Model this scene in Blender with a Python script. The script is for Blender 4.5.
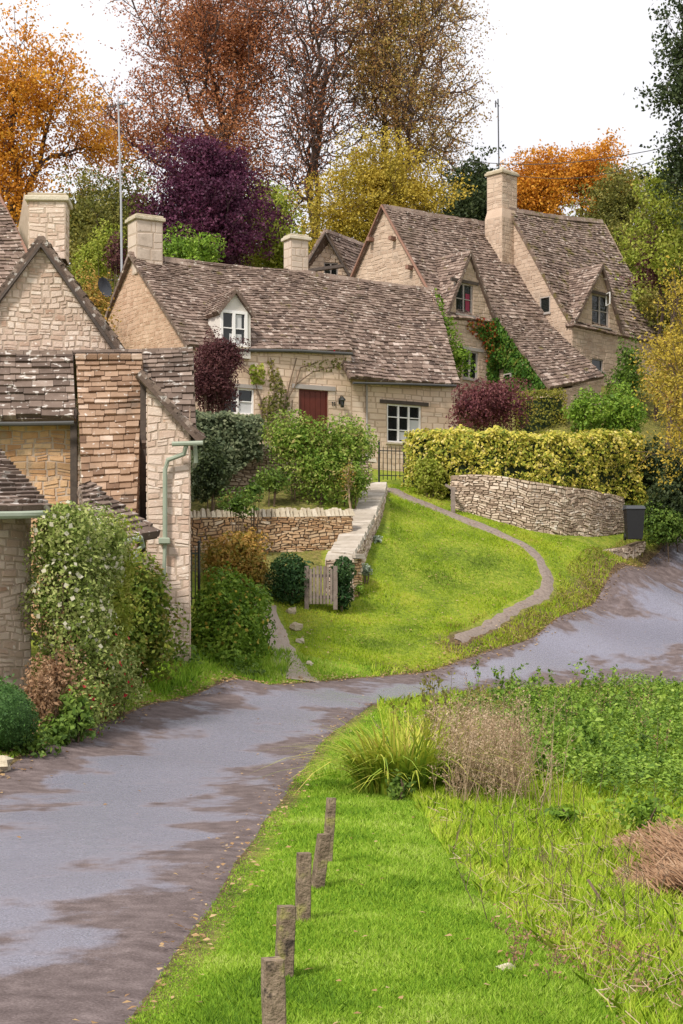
import bpy, math, random
import numpy as np
from mathutils import Vector, noise
R = math.radians
random.seed(7)
rng = np.random.default_rng(7)
for o in list(bpy.data.objects): bpy.data.objects.remove(o, do_unlink=True)
SC = bpy.context.scene
COL = SC.collection

# ---------------------------------------------------------------- camera
F, YH, CZ = 1700.0, 620.0, 2.1            # focal length in pixels, horizon row, eye height
cd = bpy.data.cameras.new("camera"); cam = bpy.data.objects.new("camera", cd); COL.objects.link(cam)
cam.location = (0, 0, CZ); cam.rotation_euler = (R(90), 0, 0)
cd.sensor_fit = 'VERTICAL'; cd.sensor_height = 36.0; cd.lens = F / 1024 * 36.0
cd.shift_y = (YH - 512) / 1024; cd.clip_end = 2000; cd.clip_start = 0.1
SC.camera = cam
# ---------------------------------------------------------------- sky
W = bpy.data.worlds.new("World"); SC.world = W; W.use_nodes = True
nt = W.node_tree; nt.nodes.clear()
SUN_EL, SUN_AZ = 48, -145                 # azimuth measured from +Y towards +X: the sun is behind the camera, to its left
sky = nt.nodes.new('ShaderNodeTexSky'); sky.sky_type = 'NISHITA'; sky.sun_disc = False
sky.sun_elevation = R(SUN_EL); sky.sun_rotation = R(SUN_AZ)
b1 = nt.nodes.new('ShaderNodeBackground'); b1.inputs[1].default_value = 0.1
nt.links.new(sky.outputs[0], b1.inputs[0])
tc = nt.nodes.new('ShaderNodeTexCoord'); nz = nt.nodes.new('ShaderNodeTexNoise')
nz.inputs['Scale'].default_value = 2.2; nz.inputs['Detail'].default_value = 5
nt.links.new(tc.outputs['Generated'], nz.inputs['Vector'])
cr = nt.nodes.new('ShaderNodeValToRGB')
cr.color_ramp.elements[0].position = .3; cr.color_ramp.elements[0].color = (.90, .885, .92, 1)
cr.color_ramp.elements[1].position = .6; cr.color_ramp.elements[1].color = (1.03, 1.01, 1.03, 1)
nt.links.new(nz.outputs[0], cr.inputs[0])
b2 = nt.nodes.new('ShaderNodeBackground'); b2.inputs[1].default_value = 0.74
nt.links.new(cr.outputs[0], b2.inputs[0])
mx = nt.nodes.new('ShaderNodeMixShader'); mx.inputs[0].default_value = .93
nt.links.new(b1.outputs[0], mx.inputs[1]); nt.links.new(b2.outputs[0], mx.inputs[2])
wo = nt.nodes.new('ShaderNodeOutputWorld'); nt.links.new(mx.outputs[0], wo.inputs[0])
# ---------------------------------------------------------------- sun
sd = bpy.data.lights.new("sun", 'SUN'); so = bpy.data.objects.new("sun", sd); COL.objects.link(so)
sd.energy = 2.9; sd.angle = R(9); sd.color = (1, .93, .84)
az = R(SUN_AZ); el = R(SUN_EL)
sdir = Vector((math.sin(az) * math.cos(el), math.cos(az) * math.cos(el), math.sin(el)))
so.rotation_euler = sdir.to_track_quat('Z', 'Y').to_euler()
SC.view_settings.view_transform = 'Standard'; SC.view_settings.look = 'None'
SC.view_settings.exposure = 0.6; SC.view_settings.gamma = 1
SC.view_settings.use_curve_mapping = False
SC.render.engine = 'CYCLES'
SC.cycles.max_bounces = 6; SC.cycles.transparent_max_bounces = 4

# ---------------------------------------------------------------- helpers
def V3(*a): return Vector(a)
def K(px, py, d): return Vector(((px - 341.5) * d / F, d, CZ + (YH - py) * d / F))
def X(px, d): return (px - 341.5) * d / F
def Z(py, d): return CZ + (YH - py) * d / F

def tag(o, label=None, cat=None, group=None, kind=None):
    if label: o['label'] = label
    if cat: o['category'] = cat
    if group: o['group'] = group
    if kind: o['kind'] = kind
    return o
def thing(name, label, cat, loc=(0, 0, 0), group=None):
    o = bpy.data.objects.new(name, None); COL.objects.link(o); o.location = loc
    o.empty_display_size = .3
    return tag(o, label, cat, group)
def world_loc(o):
    p = Vector((0, 0, 0))
    while o is not None: p = p + o.location; o = o.parent
    return p
def finish(name, me, mats, parent, origin):
    for m in (mats if isinstance(mats, (list, tuple)) else [mats]): me.materials.append(m)
    o = bpy.data.objects.new(name, me); COL.objects.link(o)
    if parent is not None: o.parent = parent
    elif origin is not None: o.location = origin
    return o

class MB:
    def __init__(s): s.v = []; s.f = []; s.r = []; s.m = []; s.uv = None
    def add(s, verts, faces, rnd=None, mi=0):
        b = len(s.v)
        if rnd is None: rnd = random.random()
        s.v += [tuple(p) for p in verts]; s.r += [rnd] * len(verts)
        s.f += [tuple(b + i for i in f) for f in faces]; s.m += [mi] * len(faces)
    def prism(s, bot, top, rnd=None, mi=0, bottom=False):
        n = len(bot)
        fs = [tuple(range(n, 2 * n))] + [(i, (i + 1) % n, n + (i + 1) % n, n + i) for i in range(n)]
        if bottom: fs.append(tuple(range(n - 1, -1, -1)))
        s.add(list(bot) + list(top), fs, rnd, mi)
    def box(s, c, sz, rz=0, rnd=None, mi=0, bev=0):
        cx, cy, cz = c; hx, hy, hz = sz[0] / 2, sz[1] / 2, sz[2] / 2
        ca, sa = math.cos(rz), math.sin(rz)
        def q(x, y, z): return (cx + x * ca - y * sa, cy + x * sa + y * ca, cz + z)
        b = min(bev, hx * .9, hy * .9, hz * .9)
        if b <= 0:
            bt = [q(-hx, -hy, -hz), q(hx, -hy, -hz), q(hx, hy, -hz), q(-hx, hy, -hz)]
            tp = [q(-hx, -hy, hz), q(hx, -hy, hz), q(hx, hy, hz), q(-hx, hy, hz)]
            s.prism(bt, tp, rnd, mi, True)
        else:
            lv = []
            for (z, i) in ((-hz, b), (-hz + b, 0), (hz - b, 0), (hz, b)):
                lv += [q(-hx + i, -hy + i, z), q(hx - i, -hy + i, z), q(hx - i, hy - i, z), q(-hx + i, hy - i, z)]
            fs = [(3, 2, 1, 0), (12, 13, 14, 15)]
            for k in range(3):
                for i in range(4): fs.append((k * 4 + i, k * 4 + (i + 1) % 4, k * 4 + 4 + (i + 1) % 4, k * 4 + 4 + i))
            s.add(lv, fs, rnd, mi)
    def tube(s, pts, rad, sides=6, rnd=None, mi=0, cap=True):
        pts = [Vector(p) for p in pts]; n = len(pts)
        if not isinstance(rad, (list, tuple)): rad = [rad] * n
        vs = []; ref = Vector((.31, .77, .55))
        for i, p in enumerate(pts):
            t = (pts[min(i + 1, n - 1)] - pts[max(i - 1, 0)])
            if t.length < 1e-6: t = Vector((0, 0, 1))
            t.normalize(); a = t.cross(ref)
            if a.length < .1: a = t.cross(Vector((1, 0, 0)))
            a.normalize(); b = t.cross(a)
            for k in range(sides):
                w = 2 * math.pi * k / sides
                vs.append(p + (a * math.cos(w) + b * math.sin(w)) * rad[i])
        fs = []
        for i in range(n - 1):
            for k in range(sides):
                fs.append((i * sides + k, i * sides + (k + 1) % sides, (i + 1) * sides + (k + 1) % sides, (i + 1) * sides + k))
        if cap: fs.append(tuple(range(sides - 1, -1, -1))); fs.append(tuple((n - 1) * sides + k for k in range(sides)))
        s.add(vs, fs, rnd, mi)
    def ball(s, c, r, seg=10, rings=6, amp=0, rnd=None, mi=0, sd_=0, sq=1):
        vs = []; fs = []
        for i in range(rings + 1):
            th = math.pi * i / rings
            for k in range(seg):
                ph = 2 * math.pi * k / seg
                n = Vector((math.sin(th) * math.cos(ph), math.sin(th) * math.sin(ph), math.cos(th)))
                q = 1 + amp * noise.noise(n * 1.7 + Vector((sd_, sd_ * 2.3, 0)))
                vs.append((c[0] + n.x * r[0] * q, c[1] + n.y * r[1] * q, c[2] + n.z * r[2] * q))
        for i in range(rings):
            for k in range(seg):
                fs.append((i * seg + k, (i + 1) * seg + k, (i + 1) * seg + (k + 1) % seg, i * seg + (k + 1) % seg))
        s.add(vs, fs, rnd, mi)
    def build(s, name, mats, parent=None, origin=None, smooth=False):
        me = bpy.data.meshes.new(name)
        off = world_loc(parent) if parent is not None else (Vector(origin) if origin is not None else Vector((0, 0, 0)))
        me.from_pydata([(x - off.x, y - off.y, z - off.z) for (x, y, z) in s.v], [], s.f)
        at = me.attributes.new('rnd', 'FLOAT', 'POINT'); at.data.foreach_set('value', s.r)
        me.polygons.foreach_set('material_index', s.m)
        if smooth: me.polygons.foreach_set('use_smooth', [True] * len(me.polygons))
        me.update()
        return finish(name, me, mats, parent, origin)

def npmesh(name, verts, faces_n, rnd, mat, parent=None, origin=None, attrs=None):
    """verts (N,k,3): every row one polygon of k vertices (k = faces_n)"""
    n, k = verts.shape[0], verts.shape[1]
    off = world_loc(parent) if parent is not None else (Vector(origin) if origin is not None else Vector((0, 0, 0)))
    v = verts.reshape(-1, 3) - np.array(off)
    me = bpy.data.meshes.new(name)
    me.vertices.add(n * k); me.vertices.foreach_set('co', v.astype(np.float32).ravel())
    me.loops.add(n * k); me.loops.foreach_set('vertex_index', np.arange(n * k, dtype=np.int32))
    me.polygons.add(n); me.polygons.foreach_set('loop_start', np.arange(0, n * k, k, dtype=np.int32))
    me.polygons.foreach_set('loop_total', np.full(n, k, dtype=np.int32))
    at = me.attributes.new('rnd', 'FLOAT', 'POINT'); at.data.foreach_set('value', np.repeat(rnd, k).astype(np.float32))
    me.update(calc_edges=True); me.validate()
    return finish(name, me, mat, parent, origin)

# ---------------------------------------------------------------- materials
def newmat(name):
    m = bpy.data.materials.new(name); m.use_nodes = True; t = m.node_tree; t.nodes.clear()
    return m, t, t.nodes.new('ShaderNodeOutputMaterial')
def ramp(t, stops):
    r = t.nodes.new('ShaderNodeValToRGB'); e = r.color_ramp.elements
    while len(e) > 1: e.remove(e[-1])
    e[0].position = stops[0][0]; e[0].color = (*stops[0][1], 1)
    for p, c in stops[1:]:
        q = e.new(p); q.color = (*c, 1)
    return r
def nse(t, scale, detail=4, vec=None, rough=.55):
    n = t.nodes.new('ShaderNodeTexNoise'); n.inputs['Scale'].default_value = scale
    n.inputs['Detail'].default_value = detail; n.inputs['Roughness'].default_value = rough
    if vec is not None: t.links.new(vec, n.inputs['Vector'])
    return n
def pos(t):
    g = t.nodes.new('ShaderNodeNewGeometry'); return g.outputs['Position']
def mth(t, op, a, b=0.0, c=None, clamp=False):
    n = t.nodes.new('ShaderNodeMath'); n.operation = op; n.use_clamp = clamp
    for i, q in enumerate((a, b, c)):
        if q is None: continue
        if isinstance(q, (int, float)): n.inputs[i].default_value = q
        else: t.links.new(q, n.inputs[i])
    return n.outputs[0]
def mixc(t, fac, a, b):
    n = t.nodes.new('ShaderNodeMix'); n.data_type = 'RGBA'
    for i, q in ((0, fac), (6, a), (7, b)):
        if isinstance(q, (int, float)): n.inputs[i].default_value = q
        elif isinstance(q, tuple): n.inputs[i].default_value = (*q, 1)
        else: t.links.new(q, n.inputs[i])
    return n.outputs[2]
def attr(t, name='rnd'):
    a = t.nodes.new('ShaderNodeAttribute'); a.attribute_name = name; return a.outputs['Fac']
def mat_solid(name, stops, rough=.9, wn=.35, ns=3.0, spots=None, bump=.3, bs=25, spec=.3, patches=None, metal=0):
    """colour by the piece's own random number mixed with noise; spots=(scale, threshold, colour)"""
    m, t, out = newmat(name); p = pos(t)
    n1 = nse(t, ns, 6, p)
    v = mth(t, 'ADD', mth(t, 'MULTIPLY', attr(t), 1 - wn), mth(t, 'MULTIPLY', mth(t, 'MULTIPLY_ADD', n1.outputs[0], 2.2, -.6, clamp=True), wn))
    r = ramp(t, stops); t.links.new(v, r.inputs[0]); c = r.outputs[0]
    if patches:
        for (sc, th, colr, wd) in patches:
            n2 = nse(t, sc, 5, p); f = mth(t, 'MULTIPLY', mth(t, 'SUBTRACT', n2.outputs[0], th), 1.0 / wd, clamp=True)
            c = mixc(t, f, c, colr)
    b = t.nodes.new('ShaderNodeBsdfPrincipled'); t.links.new(c, b.inputs['Base Color'])
    b.inputs['Roughness'].default_value = rough; b.inputs['Specular IOR Level'].default_value = spec
    b.inputs['Metallic'].default_value = metal
    if bump > 0:
        bn = t.nodes.new('ShaderNodeBump'); bn.inputs['Strength'].default_value = bump; bn.inputs['Distance'].default_value = .03
        n3 = nse(t, bs, 5, p); t.links.new(n3.outputs[0], bn.inputs['Height']); t.links.new(bn.outputs[0], b.inputs['Normal'])
    t.links.new(b.outputs[0], out.inputs[0]); return m
def mat_leaf(name, stops, clump=1.6, wn=.45, trans=.3, rough=.6, spec=.25):
    m, t, out = newmat(name); p = pos(t); n1 = nse(t, clump, 3, p)
    v = mth(t, 'ADD', mth(t, 'MULTIPLY', attr(t), 1 - wn), mth(t, 'MULTIPLY', mth(t, 'MULTIPLY_ADD', n1.outputs[0], 2.6, -.8, clamp=True), wn))
    r = ramp(t, stops); t.links.new(v, r.inputs[0])
    b = t.nodes.new('ShaderNodeBsdfPrincipled'); t.links.new(r.outputs[0], b.inputs['Base Color'])
    b.inputs['Roughness'].default_value = rough; b.inputs['Specular IOR Level'].default_value = spec
    tr = t.nodes.new('ShaderNodeBsdfTranslucent'); t.links.new(r.outputs[0], tr.inputs[0])
    mx = t.nodes.new('ShaderNodeMixShader'); mx.inputs[0].default_value = trans
    t.links.new(b.outputs[0], mx.inputs[1]); t.links.new(tr.outputs[0], mx.inputs[2])
    t.links.new(mx.outputs[0], out.inputs[0]); return m

ROOF = [(0, (.045, .030, .025)), (.25, (.115, .078, .062)), (.55, (.215, .152, .122)), (.8, (.33, .25, .205)), (1, (.56, .47, .42))]
LICH = [(7, .60, (.52, .46, .40), .08), (.8, .52, (.12, .085, .06), .3), (2.6, .63, (.17, .14, .05), .1)]
M = {}
M['slate'] = mat_solid('stone_slate', ROOF, wn=.3, ns=2.5, patches=LICH, bump=.5, bs=30)
M['slate_warm'] = mat_solid('warm_stone_slate', [(0, (.10, .055, .035)), (.35, (.22, .135, .085)), (.7, (.35, .235, .16)), (1, (.56, .45, .37))], wn=.3,
                            patches=[(8, .62, (.55, .5, .45), .06), (1.4, .58, (.12, .09, .07), .2)], bump=.5, bs=30)
M['slate_dark'] = mat_solid('dark_stone_slate', [(0, (.05, .034, .026)), (.4, (.13, .092, .072)), (.75, (.24, .18, .145)), (1, (.44, .37, .32))], wn=.3,
                            patches=[(6, .585, (.50, .46, .42), .06), (1.5, .56, (.07, .055, .045), .2)], bump=.5, bs=30)
M['slate_moss'] = mat_solid('mossy_stone_slate', ROOF, wn=.3, ns=2.5, patches=LICH + [(2.2, .55, (.13, .105, .03), .12)], bump=.5, bs=30)
M['cream'] = mat_solid('cream_limestone', [(0, (.50, .345, .235)), (.4, (.65, .49, .36)), (.8, (.72, .58, .46)), (1, (.77, .66, .56))], wn=.4, ns=1.6,
                       patches=[(.9, .58, (.50, .36, .25), .2), (6, .62, (.42, .30, .21), .1), (.5, .56, (.46, .36, .27), .3)], bump=.3)
M['gable_stone'] = mat_solid('small_orange_pink_stone', [(0, (.34, .20, .13)), (.45, (.50, .335, .235)), (.85, (.60, .43, .32)), (1, (.68, .54, .43))], wn=.3, ns=3, patches=[(1.2, .56, (.40, .27, .19), .2)], bump=.4)
M['pink'] = mat_solid('pinkish_rubble_limestone', [(0, (.30, .17, .11)), (.15, (.46, .32, .24)), (.5, (.60, .47, .385)), (.85, (.70, .59, .50)), (1, (.50, .29, .17))], wn=.25, ns=4,
                      patches=[(4.5, .60, (.36, .25, .19), .1), (9, .62, (.74, .66, .58), .06), (.7, .56, (.36, .26, .19), .3)], bump=.5)
M['ochre'] = mat_solid('ochre_limestone', [(0, (.30, .15, .075)), (.4, (.50, .29, .15)), (.8, (.64, .44, .27)), (1, (.70, .56, .43))], wn=.4, ns=3,
                       patches=[(2, .6, (.3, .25, .2), .15)], bump=.5)
M['grey'] = mat_solid('grey_dry_stone', [(0, (.17, .115, .08)), (.35, (.42, .315, .235)), (.75, (.64, .52, .41)), (1, (.78, .69, .59))], wn=.25, ns=4,
                      patches=[(4, .64, (.6, .58, .54), .08)], bump=.5)
M['garden'] = mat_solid('tan_garden_stone', [(0, (.22, .12, .065)), (.35, (.48, .29, .15)), (.75, (.60, .44, .28)), (1, (.70, .61, .50))], wn=.25, ns=3,
                        patches=[(2, .6, (.25, .2, .14), .15)], bump=.5)
M['coping'] = mat_solid('weathered_coping_stone', [(0, (.34, .27, .18)), (.5, (.5, .43, .32)), (1, (.64, .58, .48))], wn=.4, ns=5, patches=[(2.5, .6, (.33, .3, .2), .15)], bump=.6)
M['mortar'] = mat_solid('lime_mortar', [(0, (.36, .27, .2)), (1, (.50, .40, .32))], wn=.8, ns=6, bump=.3)
M['mortar_cream'] = mat_solid('cream_lime_mortar', [(0, (.40, .285, .20)), (1, (.52, .385, .28))], wn=.8, ns=5, bump=.2)
M['mortar_dark'] = mat_solid('earth_in_joints', [(0, (.11, .075, .05)), (1, (.19, .14, .10))], wn=.8, ns=6, bump=.3)
M['render'] = mat_solid('pale_render', [(0, (.46, .37, .30)), (1, (.60, .50, .42))], wn=.8, ns=2.2, patches=[(1.2, .55, (.34, .27, .21), .2), (4, .6, (.28, .23, .18), .12)], bump=.2)
M['white'] = mat_solid('white_window_paint', [(0, (.78, .76, .74)), (1, (.82, .8, .78))], rough=.5, bump=0)
M['stonegrey'] = mat_solid('grey_window_stone', [(0, (.3, .27, .25)), (1, (.4, .36, .33))], rough=.8, bump=.2)
M['wood_grey'] = mat_solid('weathered_grey_wood', [(0, (.12, .09, .075)), (.6, (.22, .175, .15)), (1, (.30, .25, .21))], wn=.6, ns=9, bump=.4, bs=60)
M['wood_dark'] = mat_solid('dark_weathered_timber', [(0, (.05, .04, .035)), (1, (.11, .085, .07))], wn=.6, ns=8, bump=.3)
M['wood_red'] = mat_solid('reddish_bargeboard', [(0, (.20, .11, .08)), (1, (.27, .15, .11))], wn=.6, ns=8, bump=.3)
M['door'] = mat_solid('dark_red_door_paint', [(0, (.085, .016, .009)), (1, (.13, .025, .014))], rough=.5, wn=.7, bump=.1)
M['pipe'] = mat_solid('sage_green_pipe_paint', [(0, (.24, .28, .21)), (1, (.32, .36, .28))], rough=.5, wn=.7, bump=.05)
M['iron'] = mat_solid('black_iron', [(0, (.012, .014, .013)), (1, (.025, .027, .025))], rough=.5, bump=0, spec=.5)
M['lead'] = mat_solid('grey_gutter', [(0, (.05, .05, .05)), (1, (.08, .078, .075))], rough=.6, bump=0)
M['alu'] = mat_solid('aluminium_tube', [(0, (.35, .35, .37)), (1, (.45, .45, .47))], rough=.4, bump=0, metal=.6)
M['dish'] = mat_solid('dark_grey_dish', [(0, (.05, .055, .065)), (1, (.07, .075, .085))], rough=.5, bump=0)
M['bin'] = mat_solid('black_bin_plastic', [(0, (.012, .012, .014)), (1, (.02, .02, .022))], rough=.45, bump=0)
M['post'] = mat_solid('old_oak_post', [(0, (.10, .068, .045)), (.5, (.215, .16, .11)), (1, (.38, .29, .21))], wn=.75, ns=14, bump=.8, bs=45,
                      patches=[(7, .56, (.26, .235, .08), .12), (11, .6, (.06, .045, .035), .08)])
M['bark'] = mat_solid('tree_bark', [(0, (.05, .032, .028)), (1, (.12, .08, .07))], wn=.7, ns=5, bump=.5)
M['bark_green'] = mat_solid('ivy_dark_bark', [(0, (.035, .03, .02)), (1, (.09, .075, .05))], wn=.7, ns=5, bump=.5)
M['twig'] = mat_solid('brown_stem', [(0, (.09, .06, .04)), (1, (.17, .12, .08))], wn=.7, ns=5, bump=.2)
M['curtain'] = mat_solid('white_net_curtain', [(0, (.45, .45, .45)), (1, (.6, .6, .6))], rough=.9, bump=0)
M['magenta'] = mat_solid('magenta_curtain', [(0, (.22, .03, .06)), (1, (.32, .05, .09))], rough=.9, bump=0)
def mat_glass():
    m, t, out = newmat('window_glass'); b = t.nodes.new('ShaderNodeBsdfPrincipled')
    b.inputs['Base Color'].default_value = (.012, .015, .014, 1); b.inputs['Roughness'].default_value = .06
    b.inputs['Specular IOR Level'].default_value = .5
    bn = t.nodes.new('ShaderNodeBump'); bn.inputs['Strength'].default_value = .2; bn.inputs['Distance'].default_value = .05
    n = nse(t, 3, 2, pos(t)); t.links.new(n.outputs[0], bn.inputs['Height']); t.links.new(bn.outputs[0], b.inputs['Normal'])
    t.links.new(b.outputs[0], out.inputs[0]); return m
M['glass'] = mat_glass()

# ---------------------------------------------------------------- terrain
cp = []
def c3(x, y, z): cp.append((x, y, z))
def cq(px, py, d): p = K(px, py, d); cp.append((p.x, p.y, p.z))
for a in [(-8, 4, 0), (-3, 4, 0), (1, 4, 0), (-3, 10, 0), (.2, 10, 0), (1.0, 10, 0), (4, 8, -.35), (10, 6, -.4), (-12, 10, .3), (-12, 0, .2), (12, 0, -.4), (2.6, 14, -.28),
          (5, 16, -.3), (10, 16, -.3), (0, 14, 0), (-5, 14, 0), (-10, 16, .35), (-4.52, 22.5, .1), (-.56, 22.8, 0), (2, 23.8, -.12), (8, 26, -.05), (15, 26, .05), (1.3, 18, -.02), (-.8, 18, 0), (-4.9, 18, 0),
          (-8, 24, 1.0), (-5.5, 27.5, 1.15), (-5, 32, 1.3), (-3.05, 34.3, 1.25), (-6, 37, 1.8), (-3, 38, 1.6), (-12, 40, 3), (-12, 55, 7), (-13, 70, 10.5), (-25, 40, 4), (-25, 70, 10),
          (-4, 48.6, 4.7), (-.3, 49.4, 4.9), (-4, 52.5, 6.2), (0, 54, 6.6), (-5.2, 56.5, 7.5), (-1, 58.6, 7.6), (4, 62, 7.7), (-6, 68, 9.8), (1, 70, 10.7), (4.5, 68, 10.4), (9, 68, 10.3),
          (10, 72, 11.6), (14, 75, 12.3), (9, 62, 8.9), (10.8, 64, 8.9), (4, 58.5, 6.9), (18, 62, 4.9), (22, 72, 9), (0, 85, 16), (-20, 88, 15), (20, 88, 16), (0, 115, 23), (-50, 110, 20), (50, 110, 23), (60, 70, 9),
          (60, 40, 4), (-60, 40, 7), (-60, 0, 3), (60, 0, 0), (-300, 300, 42), (0, 300, 44), (300, 300, 42), (-300, -100, 0), (300, -100, -2), (18, 43.5, .7), (25, 47, 2)]: c3(*a)
for a in [(70, 735, 26), (140, 705, 29.5), (200, 691, 32.5), (270, 684, 35.8), (330, 679, 37.8), (375, 676, 39), (424, 672, 40.3), (482, 654, 42.5), (535, 636, 45.2), (593, 605, 50), (646, 565, 56), (683, 537, 61),
          (325, 740, 27), (370, 706, 33), (420, 697, 36.5), (480, 691, 39), (600, 687, 40.5), (683, 685, 41.5), (280, 708, 31.5), (335, 690, 36.5), (420, 683, 38.8), (560, 672, 42.3), (560, 655, 44.5), (640, 625, 49), (683, 600, 52.5), (683, 650, 45.5),
          (740, 640, 48), (740, 565, 60), (740, 520, 67), (683, 720, 35), (500, 715, 34.5), (0, 752, 23.3), (100, 708, 28.8), (130, 692, 31), (160, 676, 33.2), (200, 676, 35),
          (460, 636, 43.0), (535, 609, 47), (602, 556, 52.6), (300, 668, 38.8), (268, 625, 42.2), (300, 625, 42.5), (400, 655, 41.2), (320, 607, 44), (345, 603, 44.6), (400, 580, 47), (440, 600, 46), (470, 575, 48.3), (400, 620, 44.3), (490, 600, 46.8), (480, 545, 50.5), (530, 597, 48.2), (548, 578, 49.8),
          (640, 546, 57), (560, 545, 53), (540, 532, 54.2), (430, 512, 53.2), (430, 500, 54.9), (400, 501, 53.9), (400, 489, 55.7), (470, 527, 52.6), (470, 517, 53.7), (500, 538, 51.9), (500, 529, 52.8), (525, 545, 51.5), (385, 488, 56), (420, 540, 50.5), (380, 545, 49),           (620, 540, 56.5), (370, 575, 46.6), (235, 664, 37.3), (230, 610, 42), (262, 600, 43.6), (680, 535, 62.5)]: cq(*a)
CP = np.array(cp)
def U(r2): return np.where(r2 > 1e-9, .5 * r2 * np.log(np.maximum(r2, 1e-9)), 0)
n_ = len(CP); S_ = 50.0
xy = CP[:, :2] / S_
Km = U(((xy[:, None] - xy[None]) ** 2).sum(-1)) + np.eye(n_) * 2e-5
Pm = np.c_[np.ones(n_), xy]
A_ = np.zeros((n_ + 3, n_ + 3)); A_[:n_, :n_] = Km; A_[:n_, n_:] = Pm; A_[n_:, :n_] = Pm.T
sol = np.linalg.solve(A_, np.r_[CP[:, 2], 0, 0, 0])
def tps(x, y):
    q = np.c_[x, y] / S_; out = np.empty(len(q))
    for i in range(0, len(q), 20000):
        s = q[i:i + 20000]
        out[i:i + 20000] = U(((s[:, None] - xy[None]) ** 2).sum(-1)) @ sol[:n_] + sol[n_] + s @ sol[n_ + 1:]
    return out
gx = np.r_[np.array([-400, -250, -150, -100, -70, -50, -40, -32, -26, -22]), np.arange(-18, 24, .3), np.array([24, 28, 34, 42, 55, 75, 110, 170, 260, 400])]
gy = np.r_[np.array([-150, -80, -40, -20, -8, -2]), np.arange(3, 70, .3), np.arange(70, 100, 2.5), np.array([102, 110, 120, 135, 160, 200, 260, 340, 450])]
GX, GY = np.meshgrid(gx, gy)
GZ = tps(GX.ravel(), GY.ravel()).reshape(GX.shape)
GZ += 0.018 * np.sin(GX * 1.9 + np.sin(GY * 1.3)) * np.sin(GY * 1.7 + 1.3 * np.sin(GX * .8)) * ((GY > 4) & (GY < 60))
def gzn(x, y):
    x = np.asarray(x, float); y = np.asarray(y, float)
    i = np.clip(np.searchsorted(gx, x) - 1, 0, len(gx) - 2); j = np.clip(np.searchsorted(gy, y) - 1, 0, len(gy) - 2)
    u = np.clip((x - gx[i]) / (gx[i + 1] - gx[i]), 0, 1); v = np.clip((y - gy[j]) / (gy[j + 1] - gy[j]), 0, 1)
    return (GZ[j, i] * (1 - u) * (1 - v) + GZ[j, i + 1] * u * (1 - v) + GZ[j + 1, i] * (1 - u) * v + GZ[j + 1, i + 1] * u * v)
def gz(x, y): return float(gzn(x, y))

# road and paths as polylines on the ground ---------------------------------
ROAD_R = [(-1.0, 2), (-1.05, 8.8), (-.87, 12.75), (-.78, 16.2), (-.56, 22.8), (X(325, 27), 27), (X(370, 33), 33), (X(420, 36.5), 36.5), (X(480, 39), 39), (X(600, 40.5), 40.5), (X(683, 41.5), 41.5), (13, 43), (20, 46)]
ROAD_L = [(-5.2, 2), (-5.2, 8.8), (-5.1, 12.75), (-4.8, 16.2), (X(0, 22.5), 22.5), (X(70, 26), 26), (X(140, 29.5), 29.5), (X(200, 32.5), 32.5), (X(270, 35.8), 35.8), (X(330, 37.8), 37.8), (X(375, 39), 39), (X(424, 40.3), 40.3), (X(482, 42.5), 42.5), (X(535, 45.2), 45.2), (X(593, 50), 50), (X(646, 56), 56), (X(683, 61), 61), (16.5, 69)]
def resample(pl, n):
    pl = np.array(pl, float); s = np.r_[0, np.cumsum(np.hypot(*np.diff(pl, axis=0).T))]
    t = np.linspace(0, s[-1], n); a = np.c_[np.interp(t, s, pl[:, 0]), np.interp(t, s, pl[:, 1])]
    for _ in range(3):
        b = a.copy(); b[1:-1] = (a[:-2] + 2 * a[1:-1] + a[2:]) / 4; a = b
    return a
RL_, RR_ = resample(ROAD_L, 260), resample(ROAD_R, 260)
def dist_pl(x, y, pl):
    P = np.c_[x, y]; out = np.full(len(P), 1e9)
    for a, b in zip(pl[:-1], pl[1:]):
        ab = b - a; t = np.clip(((P - a) @ ab) / max(ab @ ab, 1e-9), 0, 1)
        out = np.minimum(out, np.hypot(*(P - a - t[:, None] * ab).T))
    return out
def inpoly(x, y, poly):
    r = np.zeros(len(x), bool); n = len(poly)
    for i in range(n):
        x0, y0 = poly[i]; x1, y1 = poly[(i + 1) % n]
        c = ((y0 > y) != (y1 > y)) & (x < (x1 - x0) * (y - y0) / ((y1 - y0) + 1e-12) + x0); r ^= c
    return r
ROADPOLY = np.r_[RL_[::4], RR_[::-4]]
WALK = resample([(X(388, 55.6), 55.6), (X(398, 54.8), 54.8), (X(430, 54.0), 54.0), (X(470, 53.1), 53.1), (X(500, 52.3), 52.3), (X(525, 51.5), 51.5), (X(545, 50.5), 50.5), (X(549, 49.3), 49.3), (X(530, 47.6), 47.6), (X(497, 45.4), 45.4), (X(470, 43.6), 43.6), (X(458, 42.7), 42.7)], 60)
GRAV = resample([(X(300, 36.8), 37.0), (X(287, 39.4), 39.4), (X(270, 42), 42.2), (X(262, 43.2), 43.4)], 20)
EDGE = resample([(.75, 23.5), (.85, 20), (1.0, 16), (1.15, 13.5), (1.35, 11.5), (1.5, 10), (1.65, 7)], 60)    # lawn ends here, a low field beyond
fx, fy = GX.ravel(), GY.ravel()
dL, dR = dist_pl(fx, fy, RL_[::4]), dist_pl(fx, fy, RR_[::4])
dR = np.minimum(dR, dL)
inside = inpoly(fx, fy, ROADPOLY)
dirt = np.clip(1 - np.where(inside, 0, dR) / .28, 0, 1)
bankpl = np.array([(X(455, 42.4), 42.4), (X(535, 46.2), 46.2), (X(598, 51.3), 51.3), (X(648, 56.6), 56.6)])
dirt = np.maximum(dirt, .95 * np.clip(1.2 - dist_pl(fx, fy, bankpl) / .9, 0, 1))
dE = dist_pl(fx, fy, EDGE)
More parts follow.
